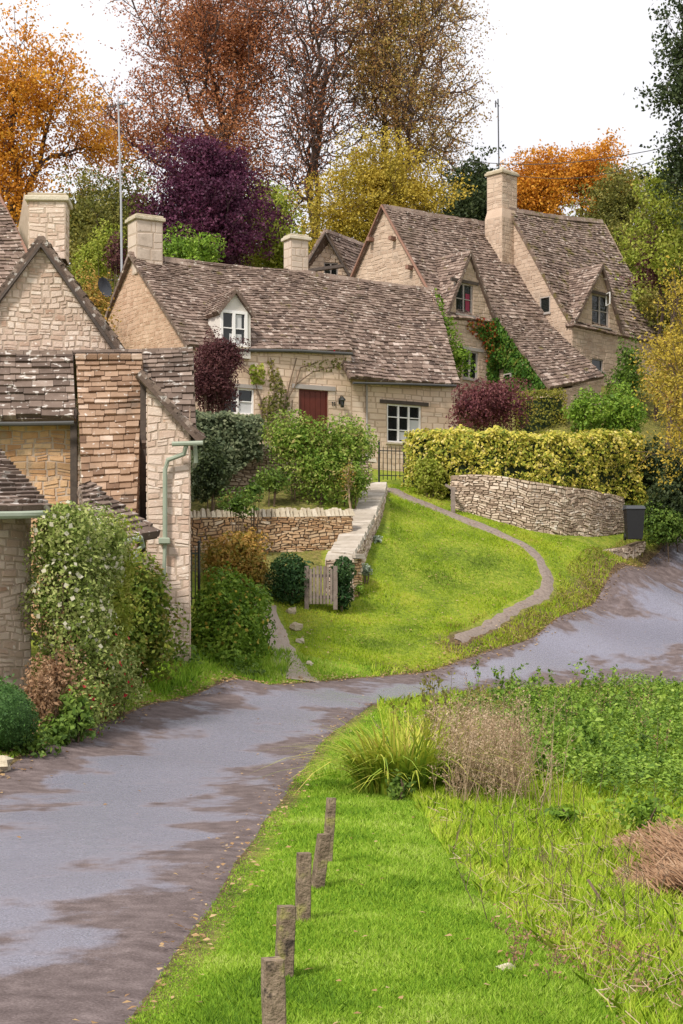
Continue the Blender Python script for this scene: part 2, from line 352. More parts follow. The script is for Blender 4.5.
field = ((fx > np.interp(fy, EDGE[::-1, 1], EDGE[::-1, 0])) & (fy < 40.5) & (fx < 30) & ~inside & (fx > -.2)).astype(float)
dirt = np.maximum(dirt, .7 * field)
dirt = np.maximum(dirt, .9 * np.clip(1 - dE / .25, 0, 1) * (fy < 18))
dirt = np.maximum(dirt, np.clip((fy - 58) / 6, 0, .7))
garden = ((fx < X(330, fy)) & (fy > 44.5) & (fx > -9)).astype(float); dirt = np.maximum(dirt, .7 * garden)
me = bpy.data.meshes.new('ground')
ny, nx = GX.shape
idx = np.arange(ny * nx).reshape(ny, nx)
q = np.stack([idx[:-1, :-1], idx[:-1, 1:], idx[1:, 1:], idx[1:, :-1]], -1).reshape(-1, 4)
me.from_pydata(np.c_[fx, fy, GZ.ravel()].tolist(), [], q.tolist())
a = me.attributes.new('dirt', 'FLOAT', 'POINT'); a.data.foreach_set('value', dirt.astype(np.float32))
me.polygons.foreach_set('use_smooth', [True] * len(me.polygons))
def mat_ground():
    m, t, out = newmat('grass_ground'); p = pos(t)
    n1 = nse(t, .9, 5, p); n2 = nse(t, 9, 6, p); n3 = nse(t, 45, 4, p)
    v = mth(t, 'ADD', mth(t, 'MULTIPLY', n1.outputs[0], .5), mth(t, 'MULTIPLY', n2.outputs[0], .5))
    r = ramp(t, [(.34, (.09, .13, .018)), (.46, (.17, .235, .025)), (.55, (.26, .31, .035)), (.66, (.34, .32, .07))]); t.links.new(v, r.inputs[0])
    r2 = ramp(t, [(.35, (.07, .045, .028)), (.55, (.15, .10, .055)), (.7, (.24, .18, .09))]); t.links.new(n2.outputs[0], r2.inputs[0])
    f = mth(t, 'ADD', attr(t, 'dirt'), mth(t, 'MULTIPLY_ADD', n3.outputs[0], 1.4, -.9)); f = mth(t, 'MULTIPLY_ADD', f, 2.0, -.35, clamp=True)
    f = mth(t, 'MULTIPLY', f, mth(t, 'MULTIPLY', attr(t, 'dirt'), 4, clamp=True))
    c = mixc(t, f, r.outputs[0], r2.outputs[0])
    b = t.nodes.new('ShaderNodeBsdfPrincipled'); t.links.new(c, b.inputs['Base Color']); b.inputs['Roughness'].default_value = .95
    b.inputs['Specular IOR Level'].default_value = .15
    bn = t.nodes.new('ShaderNodeBump'); bn.inputs['Strength'].default_value = .8; bn.inputs['Distance'].default_value = .05
    t.links.new(n3.outputs[0], bn.inputs['Height']); t.links.new(bn.outputs[0], b.inputs['Normal'])
    t.links.new(b.outputs[0], out.inputs[0]); return m
M['ground'] = mat_ground()
tag(finish('ground', me, M['ground'], None, None), kind='structure')

def strip(name, L, Rr, dz, mat, cross=14):
    n = len(L); us = np.linspace(0, 1, cross + 1)
    mid = (L + Rr) / 2; s = np.r_[0, np.cumsum(np.hypot(*np.diff(mid, axis=0).T))]
    pts = L[:, None] * (1 - us)[None, :, None] + Rr[:, None] * us[None, :, None]
    z = gzn(pts[..., 0].ravel(), pts[..., 1].ravel()).reshape(n, cross + 1) + dz
    z[:, 0] -= dz * 1.3; z[:, -1] -= dz * 1.3
    v = np.dstack([pts, z]).reshape(-1, 3); ids = np.arange(n * (cross + 1)).reshape(n, -1)
    fq = np.stack([ids[:-1, :-1], ids[:-1, 1:], ids[1:, 1:], ids[1:, :-1]], -1).reshape(-1, 4)
    me = bpy.data.meshes.new(name); me.from_pydata(v.tolist(), [], fq.tolist())
    for nm, val in (('ru', np.tile(us, n)), ('rv', np.repeat(s, cross + 1))):
        a = me.attributes.new(nm, 'FLOAT', 'POINT'); a.data.foreach_set('value', val.astype(np.float32))
    me.polygons.foreach_set('use_smooth', [True] * len(me.polygons))
    return tag(finish(name, me, mat, None, None), kind='structure')
def mat_road():
    m, t, out = newmat('wet_asphalt'); p = pos(t)
    cx = t.nodes.new('ShaderNodeCombineXYZ'); u = attr(t, 'ru'); v = attr(t, 'rv')
    sx_ = t.nodes.new('ShaderNodeSeparateXYZ'); t.links.new(p, sx_.inputs[0]); t.links.new(mth(t, 'MULTIPLY', sx_.outputs[0], .85), cx.inputs[0]); t.links.new(mth(t, 'MULTIPLY', sx_.outputs[1], .75), cx.inputs[1])
    n1 = nse(t, 1.0, 6, cx.outputs[0], .6); n2 = nse(t, 60, 4, p); n3 = nse(t, .35, 4, p); n4 = nse(t, 5, 5, p)
    # wet band along the middle of the lane, drier and dirtier edges
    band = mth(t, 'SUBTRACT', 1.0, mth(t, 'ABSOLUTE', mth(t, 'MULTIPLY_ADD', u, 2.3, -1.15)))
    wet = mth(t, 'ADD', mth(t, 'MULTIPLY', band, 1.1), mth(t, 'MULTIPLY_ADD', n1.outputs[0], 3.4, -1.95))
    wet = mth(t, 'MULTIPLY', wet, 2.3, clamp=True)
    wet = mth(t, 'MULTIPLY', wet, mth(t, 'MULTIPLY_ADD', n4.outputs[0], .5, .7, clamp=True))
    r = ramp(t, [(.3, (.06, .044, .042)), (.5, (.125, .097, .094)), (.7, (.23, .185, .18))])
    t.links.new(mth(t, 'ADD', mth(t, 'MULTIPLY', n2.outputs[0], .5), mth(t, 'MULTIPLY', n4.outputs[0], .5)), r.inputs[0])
    r2 = ramp(t, [(.3, (.13, .13, .17)), (.7, (.29, .285, .36))]); t.links.new(n2.outputs[0], r2.inputs[0])  # wet colour raised to pale lavender: sky reflection painted into the base colour
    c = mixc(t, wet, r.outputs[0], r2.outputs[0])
    b = t.nodes.new('ShaderNodeBsdfPrincipled'); t.links.new(c, b.inputs['Base Color'])
    t.links.new(mth(t, 'MULTIPLY_ADD', wet, -.62, .85), b.inputs['Roughness'])
    t.links.new(mth(t, 'MULTIPLY_ADD', wet, .55, .15), b.inputs['Specular IOR Level'])
    bn = t.nodes.new('ShaderNodeBump'); bn.inputs['Strength'].default_value = .5; bn.inputs['Distance'].default_value = .012
    t.links.new(n2.outputs[0], bn.inputs['Height']); t.links.new(bn.outputs[0], b.inputs['Normal'])
    t.links.new(b.outputs[0], out.inputs[0]); return m
M['road'] = mat_road()
M['gravel'] = mat_solid('gravel_path', [(0, (.30, .24, .19)), (1, (.42, .35, .29))], wn=1, ns=25, bump=1, bs=30)
M['tarpath'] = mat_solid('worn_tarmac_path', [(0, (.16, .125, .105)), (1, (.29, .235, .20))], wn=1, ns=12, bump=.6, bs=40)
strip('road', RL_, RR_, .03, M['road'])
def ribbon(name, c, w, dz, mat):
    d = np.gradient(c, axis=0); d /= np.hypot(*d.T)[:, None]; nrm = np.c_[-d[:, 1], d[:, 0]]
    w = np.interp(np.linspace(0, 1, len(c)), np.linspace(0, 1, len(w)), w)[:, None]
    j = rng.normal(0, .035, (len(c), 1))
    return strip(name, c + nrm * (w / 2 + j), c - nrm * (w / 2 + j), dz, mat, 4)
ribbon('path', WALK, [1.0, .8, .6, .45, .38, .36, .32], .025, M['tarpath'])
ribbon('gravel_path', GRAV, [1.1, .8, .7, .7], .025, M['gravel'])

# ---------------------------------------------------------------- masonry and slates
def clip(poly, conv):
    out = poly
    n = len(conv)
    for i in range(n):
        ax, ay = conv[i]; bx, by = conv[(i + 1) % n]; inp = out; out = []
        if not inp: return []
        def sd(p): return (bx - ax) * (p[1] - ay) - (by - ay) * (p[0] - ax)
        for k in range(len(inp)):
            p, q = inp[k], inp[(k + 1) % len(inp)]; a, b = sd(p), sd(q)
            if a >= 0: out.append(p)
            if (a >= 0) != (b >= 0):
                t = a / (a - b); out.append((p[0] + (q[0] - p[0]) * t, p[1] + (q[1] - p[1]) * t))
    return out
def parea(p):
    return abs(sum(p[i][0] * p[(i + 1) % len(p)][1] - p[(i + 1) % len(p)][0] * p[i][1] for i in range(len(p)))) / 2

class Quad:
    """bilinear patch: a lower left, b lower right, c upper right, d upper left (seen from outside)"""
    def __init__(s, a, b, c, d, wav=0, sag=0):
        s.a, s.b, s.c, s.d = a, b, c, d
        s.W = ((b - a).length + (c - d).length) / 2; s.H = ((d - a).length + (c - b).length) / 2
        s.N = ((b - a) + (c - d)).cross((d - a) + (c - b)).normalized(); s.wav = wav; s.sag = sag
        s.sd = random.random() * 50
    def P(s, u, v, off=0):
        x, y = u / s.W, v / s.H
        p = s.a * (1 - x) * (1 - y) + s.b * x * (1 - y) + s.c * x * y + s.d * (1 - x) * y
        o = off
        if s.wav: o += s.wav * noise.noise(Vector((u * .55 + s.sd, v * .55, s.sd)))
        if s.sag: o -= s.sag * math.sin(math.pi * min(max(x, 0), 1)) * (.4 + .6 * y)
        return p + s.N * o
class PolyPatch:
    """upright strip along a polyline of (x, y, z bottom, z top)"""
    def __init__(s, pts):
        s.p = pts; s.L = [0.0]
        for a, b in zip(pts[:-1], pts[1:]): s.L.append(s.L[-1] + math.hypot(b[0] - a[0], b[1] - a[1]))
        s.W = s.L[-1]; s.H = sum(q[3] - q[2] for q in pts) / len(pts)
    def at(s, u):
        u = min(max(u, 0), s.W); i = 0
        while i < len(s.L) - 2 and s.L[i + 1] < u: i += 1
        k = (u - s.L[i]) / max(s.L[i + 1] - s.L[i], 1e-6); a, b = s.p[i], s.p[i + 1]
        return [a[j] + (b[j] - a[j]) * k for j in range(4)]
    def P(s, u, v, off=0):
        q = s.at(u); a, b = s.at(u - .25), s.at(u + .25); t = Vector((b[0] - a[0], b[1] - a[1], 0)).normalized()
        return Vector((q[0] + t.y * off, q[1] - t.x * off, q[2] + (q[3] - q[2]) * v / s.H))
class Plane(Quad):
    def __init__(s, p0, p1, z0, z1):           # vertical wall from p0 to p1 (x, y)
        super().__init__(V3(p0[0], p0[1], z0), V3(p1[0], p1[1], z0), V3(p1[0], p1[1], z1), V3(p0[0], p0[1], z1))
        s.z0 = z0
    def uv(s, px, py):
        d = V3(px - 341.5, F, YH - py); O = V3(0, 0, CZ)
        t = (s.a - O).dot(s.N) / d.dot(s.N); p = O + d * t
        return ((p - s.a).dot((s.b - s.a).normalized()), p.z - s.z0)
    def rect(s, x0, y0, x1, y1):
        a = s.uv(x0, y1); b = s.uv(x1, y0); return (a[0], a[1], b[0], b[1])

def slates(mb, Q, conv=None, course=(.27, .15), width=(.13, .30), th=.036, holes=()):
    v = 0; rows = []
    while v < Q.H:
        k = v / Q.H; h = (course[0] * (1 - k) + course[1] * k) * random.uniform(.9, 1.1); rows.append((v, min(v + h, Q.H))); v += h
    for (v0, v1) in rows:
        u = -random.random() * .3; h = v1 - v0
        while u < Q.W:
            k = v0 / Q.H; w = random.uniform(*width) * (1.15 - .4 * k)
            u1 = u + w
            jv = random.uniform(-.2, .12) * h
            a0, a1 = max(u, 0) + .004, min(u1, Q.W) - .004; u = u1
            if a1 - a0 < .03: continue
            pl = [(a0, v0 + jv), (a1, v0 + jv + random.uniform(-.06, .06) * h), (a1, min(v1 + h * .35, Q.H + .02)), (a0, min(v1 + h * .35, Q.H + .02))]
            if conv:
                pl = clip(pl, conv)
                if len(pl) < 3 or parea(pl) < .003: continue
            if any(hx0 < (a0 + a1) / 2 < hx1 and hy0 < (v0 + v1) / 2 < hy1 for hx0, hy0, hx1, hy1 in holes): continue
            t0 = th * random.uniform(.7, 1.35); lift = random.uniform(0, .02)
            def hgt(vv): return t0 + (th + lift) * max(0, 1 - (vv - v0) / (h * 1.35)) + .003
            bot = [Q.P(x, y, -.02) for x, y in pl]; top = [Q.P(x, y, hgt(y)) for x, y in pl]
            mb.prism(bot, top, min(1, max(0, random.gauss(.48, .24))))
def deck(mb, Q, off=-.03, nu=12, nv=6, conv=None, mi=0):
    for i in range(nu):
        for j in range(nv):
            pl = [(Q.W * i / nu, Q.H * j / nv), (Q.W * (i + 1) / nu, Q.H * j / nv), (Q.W * (i + 1) / nu, Q.H * (j + 1) / nv), (Q.W * i / nu, Q.H * (j + 1) / nv)]
            if conv: pl = clip(pl, conv)
            if len(pl) < 3: continue
            mb.prism([Q.P(x, y, off - .05) for x, y in pl], [Q.P(x, y, off + .03) for x, y in pl], .3, mi, True)
def stones(mb, Q, conv=None, holes=(), course=(.1, .17), width=(.15, .42), relief=(.012, .035), gap=.012, jit=.012, rnd=(.5, .27), warp=.09, split=.22):
    sd0 = random.random() * 40
    lv = sorted(set([0.0, Q.H] + [h for r in holes for h in (r[1], r[3]) if 0 < h < Q.H]))
    rows = []
    for a, b in zip(lv[:-1], lv[1:]):
        n = max(1, round((b - a) / ((course[0] + course[1]) / 2))); ws = [random.uniform(*course) for _ in range(n)]; k = (b - a) / sum(ws); v = a
        for w in ws: rows.append((v, v + w * k)); v += w * k
    for (v0, v1) in rows:
        iv = [(0, Q.W)]
        for r in holes:
            if v0 < r[3] - 1e-4 and v1 > r[1] + 1e-4:
                nv = []
                for (a, b) in iv:
                    if r[0] > a: nv.append((a, min(b, r[0])))
                    if r[2] < b: nv.append((max(a, r[2]), b))
                    if r[2] <= a or r[0] >= b: nv = [x for x in nv if x != (a, b)] + [(a, b)]
                iv = [x for x in set(nv) if x[1] - x[0] > .03]
        for (a, b) in iv:
            u = a
            while u < b - .02:
                w = random.uniform(*width); u1 = min(u + w, b)
                if b - u1 < width[0] * .5: u1 = b
                j = lambda: random.uniform(-jit, jit)
                g = gap / 2
                sp = [(v0, v1)]
                if random.random() < split and v1 - v0 > .09: c_ = v0 + (v1 - v0) * random.uniform(.35, .65); sp = [(v0, c_), (c_, v1)]
                ua = u; u = u1
                for (va, vb) in sp:
                  um = [(ua, u1)]
                  if len(sp) == 1 and random.random() < split and u1 - ua > .2: c_ = ua + (u1 - ua) * random.uniform(.3, .7); um = [(ua, c_), (c_, u1)]
                  for (uA, uB) in um:
                    pl = [(uA + g + abs(j()), va + g + j() * .7), (uB - g - abs(j()), va + g + j() * .7), (uB - g - abs(j()), vb - g + j() * .7), (uA + g + abs(j()), vb - g + j() * .7)]
                    if min(pl[1][0] - pl[0][0], pl[2][0] - pl[3][0], pl[3][1] - pl[0][1], pl[2][1] - pl[1][1]) < .01: continue
                    if conv:
                        pl = clip(pl, conv)
                        if len(pl) < 3 or parea(pl) < .0015: continue
                    cx = sum(p[0] for p in pl) / len(pl); cy = sum(p[1] for p in pl) / len(pl); r = random.uniform(*relief)
                    ins = .86
                    def wy(x, y): return y + warp * (noise.noise(Vector((x * 1.3 + sd0, y * 1.7, sd0))) + .5 * noise.noise(Vector((x * 4.1 + sd0, y * 3.7, 3.1)))) * min(1, y * 4, (Q.H - y) * 4 + .2)
                    top = [Q.P(cx + (x - cx) * ins, wy(x, cy + (y - cy) * (ins - .04)), r + random.uniform(-.003, .003)) for x, y in pl]
                    bot = [Q.P(x, wy(x, y), -.01) for x, y in pl]
                    mb.prism(bot, top, min(1, max(0, random.gauss(*rnd))))
def facing(mb, Q, conv=None, holes=(), depth=.16, mi=1):
    us = sorted(set([0.0, Q.W] + [x for r in holes for x in (r[0], r[2])])); vs = sorted(set([0.0, Q.H] + [x for r in holes for x in (r[1], r[3])]))
    for i in range(len(us) - 1):
        for j in range(len(vs) - 1):
            cu, cv = (us[i] + us[i + 1]) / 2, (vs[j] + vs[j + 1]) / 2
            if any(r[0] < cu < r[2] and r[1] < cv < r[3] for r in holes): continue
            pl = [(us[i], vs[j]), (us[i + 1], vs[j]), (us[i + 1], vs[j + 1]), (us[i], vs[j + 1])]
            if conv: pl = clip(pl, conv)
            if len(pl) < 3: continue
            mb.add([Q.P(x, y, 0) for x, y in pl], [tuple(range(len(pl)))], .5, mi)
    for r in holes:
        for (p, q_) in (((r[0], r[1]), (r[2], r[1])), ((r[2], r[1]), (r[2], r[3])), ((r[2], r[3]), (r[0], r[3])), ((r[0], r[3]), (r[0], r[1]))):
            mb.add([Q.P(*p, 0), Q.P(*q_, 0), Q.P(*q_, -depth - .1), Q.P(*p, -depth - .1)], [(0, 1, 2, 3)], .6, mi)
def masonry(mb, Q, conv=None, holes=(), **k):
    facing(mb, Q, conv, holes); stones(mb, Q, conv, holes, **k)

def bar(mb, Q, u0, v0, u1, v1, o0, o1, rnd=.5, mi=0):
    mb.prism([Q.P(u0, v0, o0), Q.P(u1, v0, o0), Q.P(u1, v1, o0), Q.P(u0, v1, o0)], [Q.P(u0, v0, o1), Q.P(u1, v0, o1), Q.P(u1, v1, o1), Q.P(u0, v1, o1)], rnd, mi, True)
def window(parent, Q, r, lights=2, rows=2, fm='white', depth=.1, lintel=None, curtain=None, sub=False, fw=.06, label=None, surround=0):
    u0, v0, u1, v1 = r; o = -depth
    mb = MB(); t = .07
    bar(mb, Q, u0, v0, u1, v0 + fw, o - .02, o + t); bar(mb, Q, u0, v1 - fw, u1, v1, o - .02, o + t)
    bar(mb, Q, u0, v0 + fw, u0 + fw, v1 - fw, o - .02, o + t); bar(mb, Q, u1 - fw, v0 + fw, u1, v1 - fw, o - .02, o + t)
    lw = (u1 - u0 - 2 * fw) / lights
    for i in range(1, lights): c = u0 + fw + lw * i; bar(mb, Q, c - fw * .55, v0 + fw, c + fw * .55, v1 - fw, o - .02, o + t)
    for j in range(1, rows):
        for i in range(lights):
            a = u0 + fw + lw * i + (fw * .55 if i else 0); b = u0 + fw + lw * (i + 1) - (fw * .55 if i < lights - 1 else 0)
            c = v0 + (v1 - v0) * j / rows; bar(mb, Q, a, c - .018, b, c + .018, o - .01, o + t - .02)
    w = mb.build('window', M[fm], parent)
    if label: w['label'] = label
    host = parent if sub else w
    nm = 'pane'
    pb = MB(); bar(pb, Q, u0 + fw * .4, v0 + fw * .4, u1 - fw * .4, v1 - fw * .4, o - .015, o + .012); pb.build('pane', M['glass'], host)
    if curtain:
        cb = MB()
        for (a, b, c_, d_) in curtain[1]:
            wd, ht = u1 - u0, v1 - v0
            bar(cb, Q, u0 + wd * a, v0 + ht * b, u0 + wd * c_, v0 + ht * d_, o + .013, o + .02)
        cb.build('curtain', M[curtain[0]], host)
    sb = MB(); bar(sb, Q, u0 - .06, v0 - .07, u1 + .06, v0 - .004, -.05, .07); sb.build('sill', M['stonegrey' if fm != 'white' else 'coping'], host)
    if lintel:
        lb = MB(); bar(lb, Q, u0 - .3, v1 + .004, u1 + .3, v1 + .13, -.05, .05); lb.build('lintel', M[lintel], host)
    return w

def ridge(mb, a, b, w=.16, step=.42):
    L = (b - a).length; n = max(1, int(L / step)); d = (b - a) / n; t = d.normalized(); s = t.cross(V3(0, 0, 1)).normalized()
    for i in range(n):
        p = a + d * i + t * .005; q = a + d * (i + 1) - t * .005; j = random.uniform(-.012, .02)
        up = V3(0, 0, 1)
        prof = [s * w - up * w * .9, s * w * .55 + up * (.05 + j), -s * w * .55 + up * (.05 + j), -s * w - up * w * .9]
        mb.prism([p + x for x in prof], [q + x for x in prof], random.uniform(.4, .9), 0, True)
def chimney(root, c, w, dp, z0, z1, rz, mat, capm='coping', pot=False, name='chimney', course=(.14, .2), width=(.25, .5)):
    mb = MB(); ca, sa = math.cos(rz), math.sin(rz)
    def q(x, y): return (c[0] + x * ca - y * sa, c[1] + x * sa + y * ca)
    cs = [q(-w / 2, -dp / 2), q(w / 2, -dp / 2), q(w / 2, dp / 2), q(-w / 2, dp / 2)]
    for i in range(4):
        masonry(mb, Plane(cs[i], cs[(i + 1) % 4], z0, z1 - .12), course=course, width=width, relief=(.004, .014), gap=.01)
    ch = mb.build(name, [M[mat], M['mortar']], root)
    cb = MB(); cb.box((c[0], c[1], z1 - .06), (w + .16, dp + .16, .13), rz, bev=.02); cb.box((c[0], c[1], z1 + .04), (w + .04, dp + .04, .08), rz, bev=.02)
    if pot: cb.tube([(c[0], c[1], z1 + .05), (c[0], c[1], z1 + .3)], [.13, .11], 10)
    cb.build('chimney_cap', M[capm], ch)
    return ch

def house(root, FL, FR, BL, BR, zb, ze, RL, RR, mat='cream', slate='slate', front=(), left=(), ov=.14, fo=.22, stone={}, sag=.06, course=(.27, .15), roofholes=(), rconv=None, verge_front=None):
    """FL..BR (x, y) of the four corners, zb ground, ze (left, right) eaves, RL/RR ridge ends"""
    zmax = max(RL.z, RR.z)
    zel, zer = ze
    mb = MB()
    Pf = Plane(FL, FR, zb, max(zel, zer)); cf = [(0, 0), (Pf.W, 0), (Pf.W, zer - zb), (0, zel - zb)]
    hf = [Pf.rect(*h[:4]) for h in front]; masonry(mb, Pf, cf, hf, **stone)
    Pl = Plane(BL, FL, zb, RL.z); ur = (V3(RL.x, RL.y, 0) - V3(BL[0], BL[1], 0)).dot((Pl.b - Pl.a).normalized())
    cl = [(0, 0), (Pl.W, 0), (Pl.W, zel - zb), (ur, RL.z - zb - .05), (0, zel - zb)]
    hl = [Pl.rect(*h[:4]) for h in left]; masonry(mb, Pl, cl, hl, **stone)
    Pr = Plane(FR, BR, zb, RR.z); cr_ = [(0, 0), (Pr.W, 0), (Pr.W, zer - zb), (Pr.W / 2, RR.z - zb - .05), (0, zer - zb)]
    masonry(mb, Pr, cr_, **stone)
    facing(mb, Plane(BR, BL, zb, min(zel, zer)))
    wl = mb.build('wall', [M[mat], M['mortar']], root)
    along = (V3(FR[0], FR[1], 0) - V3(FL[0], FL[1], 0)).normalized()
    def eave(c, z, r):      # push the eave outwards and down along the slope
        e = V3(c[0], c[1], z); s = (e - V3(r.x, r.y, r.z)); s.normalize(); return e + s * fo
    e1, e2 = eave(FL, zel, RL) - along * ov, eave(FR, zer, RR) + along * ov
    r1, r2 = RL - along * ov, RR + along * ov
    rb = MB(); Qf = Quad(e1, e2, r2, r1, wav=.06, sag=sag); deck(rb, Qf); slates(rb, Qf, course=course, holes=roofholes)
    b1_, b2_ = eave(BR, zer, RR) + along * ov, eave(BL, zel, RL) - along * ov
    Qb = Quad(b1_, b2_, r1, r2, wav=.05); deck(rb, Qb); slates(rb, Qb, course=(.35, .25), width=(.35, .6))
    ridge(rb, Qf.P(0, Qf.H, .02), Qf.P(Qf.W / 2, Qf.H, .02)); ridge(rb, Qf.P(Qf.W / 2, Qf.H, .02), Qf.P(Qf.W, Qf.H, .02))
    rf = rb.build('roof', M[slate], root)
    for h, r in zip(front, hf):
        if len(h) > 4: window(root, Pf, r, **h[4])
    for h, r in zip(left, hl):
        if len(h) > 4: window(root, Pl, r, **h[4])
    return Pf, Pl, Qf, rf

def dormer(root, Pf, u0, u1, ue, zb, ze, za, back, dpe, dpr, mat, slate, win, label=None, stone={}, rendered=False, ov=.12, proud=0.0, course=(.2, .14)):
    """gabled wall dormer standing on the wall plane Pf; ue = u of the apex"""
    p0, p1 = Pf.P(u0, 0, proud), Pf.P(u1, 0, proud); Q = Plane((p0.x, p0.y), (p1.x, p1.y), zb, za)
    w = u1 - u0; ua = ue - u0
    conv = [(0, 0), (w, 0), (w, ze - zb), (ua, za - zb), (0, ze - zb)]
    mb = MB(); r = Q.rect(*win[:4])
    if rendered: facing(mb, Q, conv, [r], mi=0)
    else: masonry(mb, Q, conv, [r], **stone)
    bk = V3(back[0], back[1], 0)
    for (u, fl) in ((0, 1), (w, 0)):
        a = Q.P(u, 0, 0); b = a + bk * dpe; z = V3(0, 0, ze - zb)
        vs = [a, b, b + z, a + z]; mb.add(vs if fl else vs[::-1], [(0, 1, 2, 3)], .5, 0)
    d = mb.build('dormer', [M[mat], M['mortar']], root)
    if label: d['label'] = label
    ap = Q.P(ua, za - zb, ov + .03) + V3(0, 0, .05); apb = Q.P(ua, za - zb, 0) + bk * dpr + V3(0, 0, .05)
    rb = MB()
    el = Q.P(0, ze - zb, ov); sl = (el - ap); sl.y *= 1; dl = (Q.P(0, ze - zb, 0) - Q.P(ua, za - zb, 0)).normalized() * .16
    er = Q.P(w, ze - zb, ov); dr = (Q.P(w, ze - zb, 0) - Q.P(ua, za - zb, 0)).normalized() * .16
    Q1 = Quad(el + bk * (dpe + ov) + dl, el + dl, ap, apb, wav=.03); Q2 = Quad(er + dr, er + bk * (dpe + ov) + dr, apb, ap, wav=.03)
    for Qx in (Q1, Q2): deck(rb, Qx, nu=4, nv=3); slates(rb, Qx, course=course, width=(.16, .32), th=.03)
    ridge(rb, ap, apb, w=.1, step=.3)
    rb.build('roof', M[slate], d)
    window(d, Q, r, sub=True, **win[4])
    return d, Q

# ================================================================= BUILDINGS
# ---- long cottage in the middle -----------------------------------------
A = thing('stone_cottage', 'long low stone cottage with sagging slate roof, dark red door and one small white dormer', 'house', (-.5, 61, 7.6))
FL, MD, FR = (-5.0, 57.0), (.35, 60.03), (4.25, 62.2)
BLp, BRp = (-9.5, 63.0), (2.7, 69.7)
RLp, RRp = V3(-7.4, 60.1, 15.05), V3(3.44, 66.1, 15.05)
zb = 7.3
P1 = Plane(FL, MD, zb, 11.5); P2 = Plane(MD, FR, zb, 10.85)
dark = 'wood_dark'
h1 = [P1.rect(222, 389, 254, 413), P1.rect(299, 391, 328, 452)]
h2 = [P2.rect(387, 406, 421, 442)]
mb = MB()
st = dict(course=(.14, .24), width=(.25, .7), relief=(.002, .007), gap=.008, rnd=(.55, .2), warp=.04, split=.1, jit=.005)
masonry(mb, P1, None, h1, **st); masonry(mb, P2, None, h2, **st)
mb.build('wall', [M['cream'], M['mortar_cream']], A); mb = MB()
Pg = Plane(BLp, FL, zb, 15.0); ug = (V3(RLp.x, RLp.y, 0) - V3(*BLp, 0)).dot((Pg.b - Pg.a).normalized())
masonry(mb, Pg, [(0, 0), (Pg.W, 0), (Pg.W, 11.45 - zb), (ug, 14.95 - zb), (0, 11.45 - zb)], (), course=(.11, .16), width=(.16, .4), relief=(.004, .012), gap=.01, rnd=(.45, .22), warp=.06)
Pr = Plane(FR, BRp, zb, 15.0); masonry(mb, Pr, [(0, 0), (Pr.W, 0), (Pr.W, 10.8 - zb), (Pr.W / 2, 14.9 - zb), (0, 10.8 - zb)], (), **st)
facing(mb, Plane(BRp, BLp, zb, 11.4))
mb.build('wall', [M['gable_stone'], M['mortar_cream']], A)
rb = MB()
kmid = .56                                          # where the roof steps down to the lower section
Rm = RLp.lerp(RRp, kmid)
e1 = K(186, 347, 56.7); e2 = K(352, 352, 59.8); r1 = RLp + V3(-.12, -.07, 0)
Qa = Quad(e1, e2, Rm + V3(0, 0, .0), r1, wav=.12, sag=.1)
deck(rb, Qa, nu=16); slates(rb, Qa, course=(.21, .125), width=(.13, .29))
e3 = K(349, 379, 59.3); e4 = K(460, 384, 62.0); r2 = RRp + V3(.12, .07, -.1)
Qb_ = Quad(e3, e4, r2, Rm + V3(-.1, -.05, .02), wav=.12, sag=.08)
deck(rb, Qb_, nu=16); slates(rb, Qb_, course=(.22, .13), width=(.13, .29))
Qc_ = Quad(V3(BRp[0], BRp[1], 10.7), V3(BLp[0], BLp[1], 11.3), r1, r2, wav=.05); deck(rb, Qc_); slates(rb, Qc_, course=(.4, .3), width=(.4, .7))
ridge(rb, Qa.P(0, Qa.H, .02), Qa.P(Qa.W / 2, Qa.H, .03)); ridge(rb, Qa.P(Qa.W / 2, Qa.H, .03), Qa.P(Qa.W, Qa.H, .03)); ridge(rb, Qb_.P(0, Qb_.H, .02), Qb_.P(Qb_.W / 2, Qb_.H, .02)); ridge(rb, Qb_.P(Qb_.W / 2, Qb_.H, .02), Qb_.P(Qb_.W, Qb_.H, .02))
roofA = rb.build('roof', M['slate'], A)
window(A, P1, h1[0], 2, 2, label='low white window of two lights, half covered by the purple tree', lintel='stonegrey', curtain=('curtain', [(.55, .05, .95, .5)]))
window(A, P2, h2[0], 3, 3, label='wide white window of three lights near the right end', lintel='wood_dark', curtain=('curtain', [(.7, .08, .97, .62), (.36, .08, .64, .3)]))
# door
u0, v0, u1, v1 = h1[1]
db = MB()
n = 5
for i in range(n):
    a = u0 + .05 + (u1 - u0 - .1) * i / n; bar(db, P1, a + .006, v0, a + (u1 - u0 - .1) / n - .006, v1 - .05, -.12, -.07, .4)
bar(db, P1, u0, v0, u0 + .05, v1, -.14, -.04); bar(db, P1, u1 - .05, v0, u1, v1, -.14, -.04); bar(db, P1, u0 + .05, v1 - .05, u1 - .05, v1, -.14, -.04)
door = db.build('door', M['door'], A)
hb = MB(); p = P1.P(u1 - .17, v0 + 1.0, -.04); hb.ball((p.x, p.y, p.z), (.035, .035, .035), 8, 5); hb.build('handle', M['iron'], door)
lb = MB(); bar(lb, P1, u0 - .28, v1 + .006, u1 + .28, v1 + .16, -.05, .045); lb.build('lintel', M['stonegrey'], A)
# house number 11
nb = MB(); uu, vv = P1.uv(333.5, 404)
for k in (0, 1): bar(nb, P1, uu - .06 + k * .085, vv - .07, uu - .03 + k * .085, vv + .07, .02, .035); bar(nb, P1, uu - .085 + k * .085, vv + .03, uu - .06 + k * .085, vv + .055, .02, .035)
nb.build('house_number', M['iron'], A)
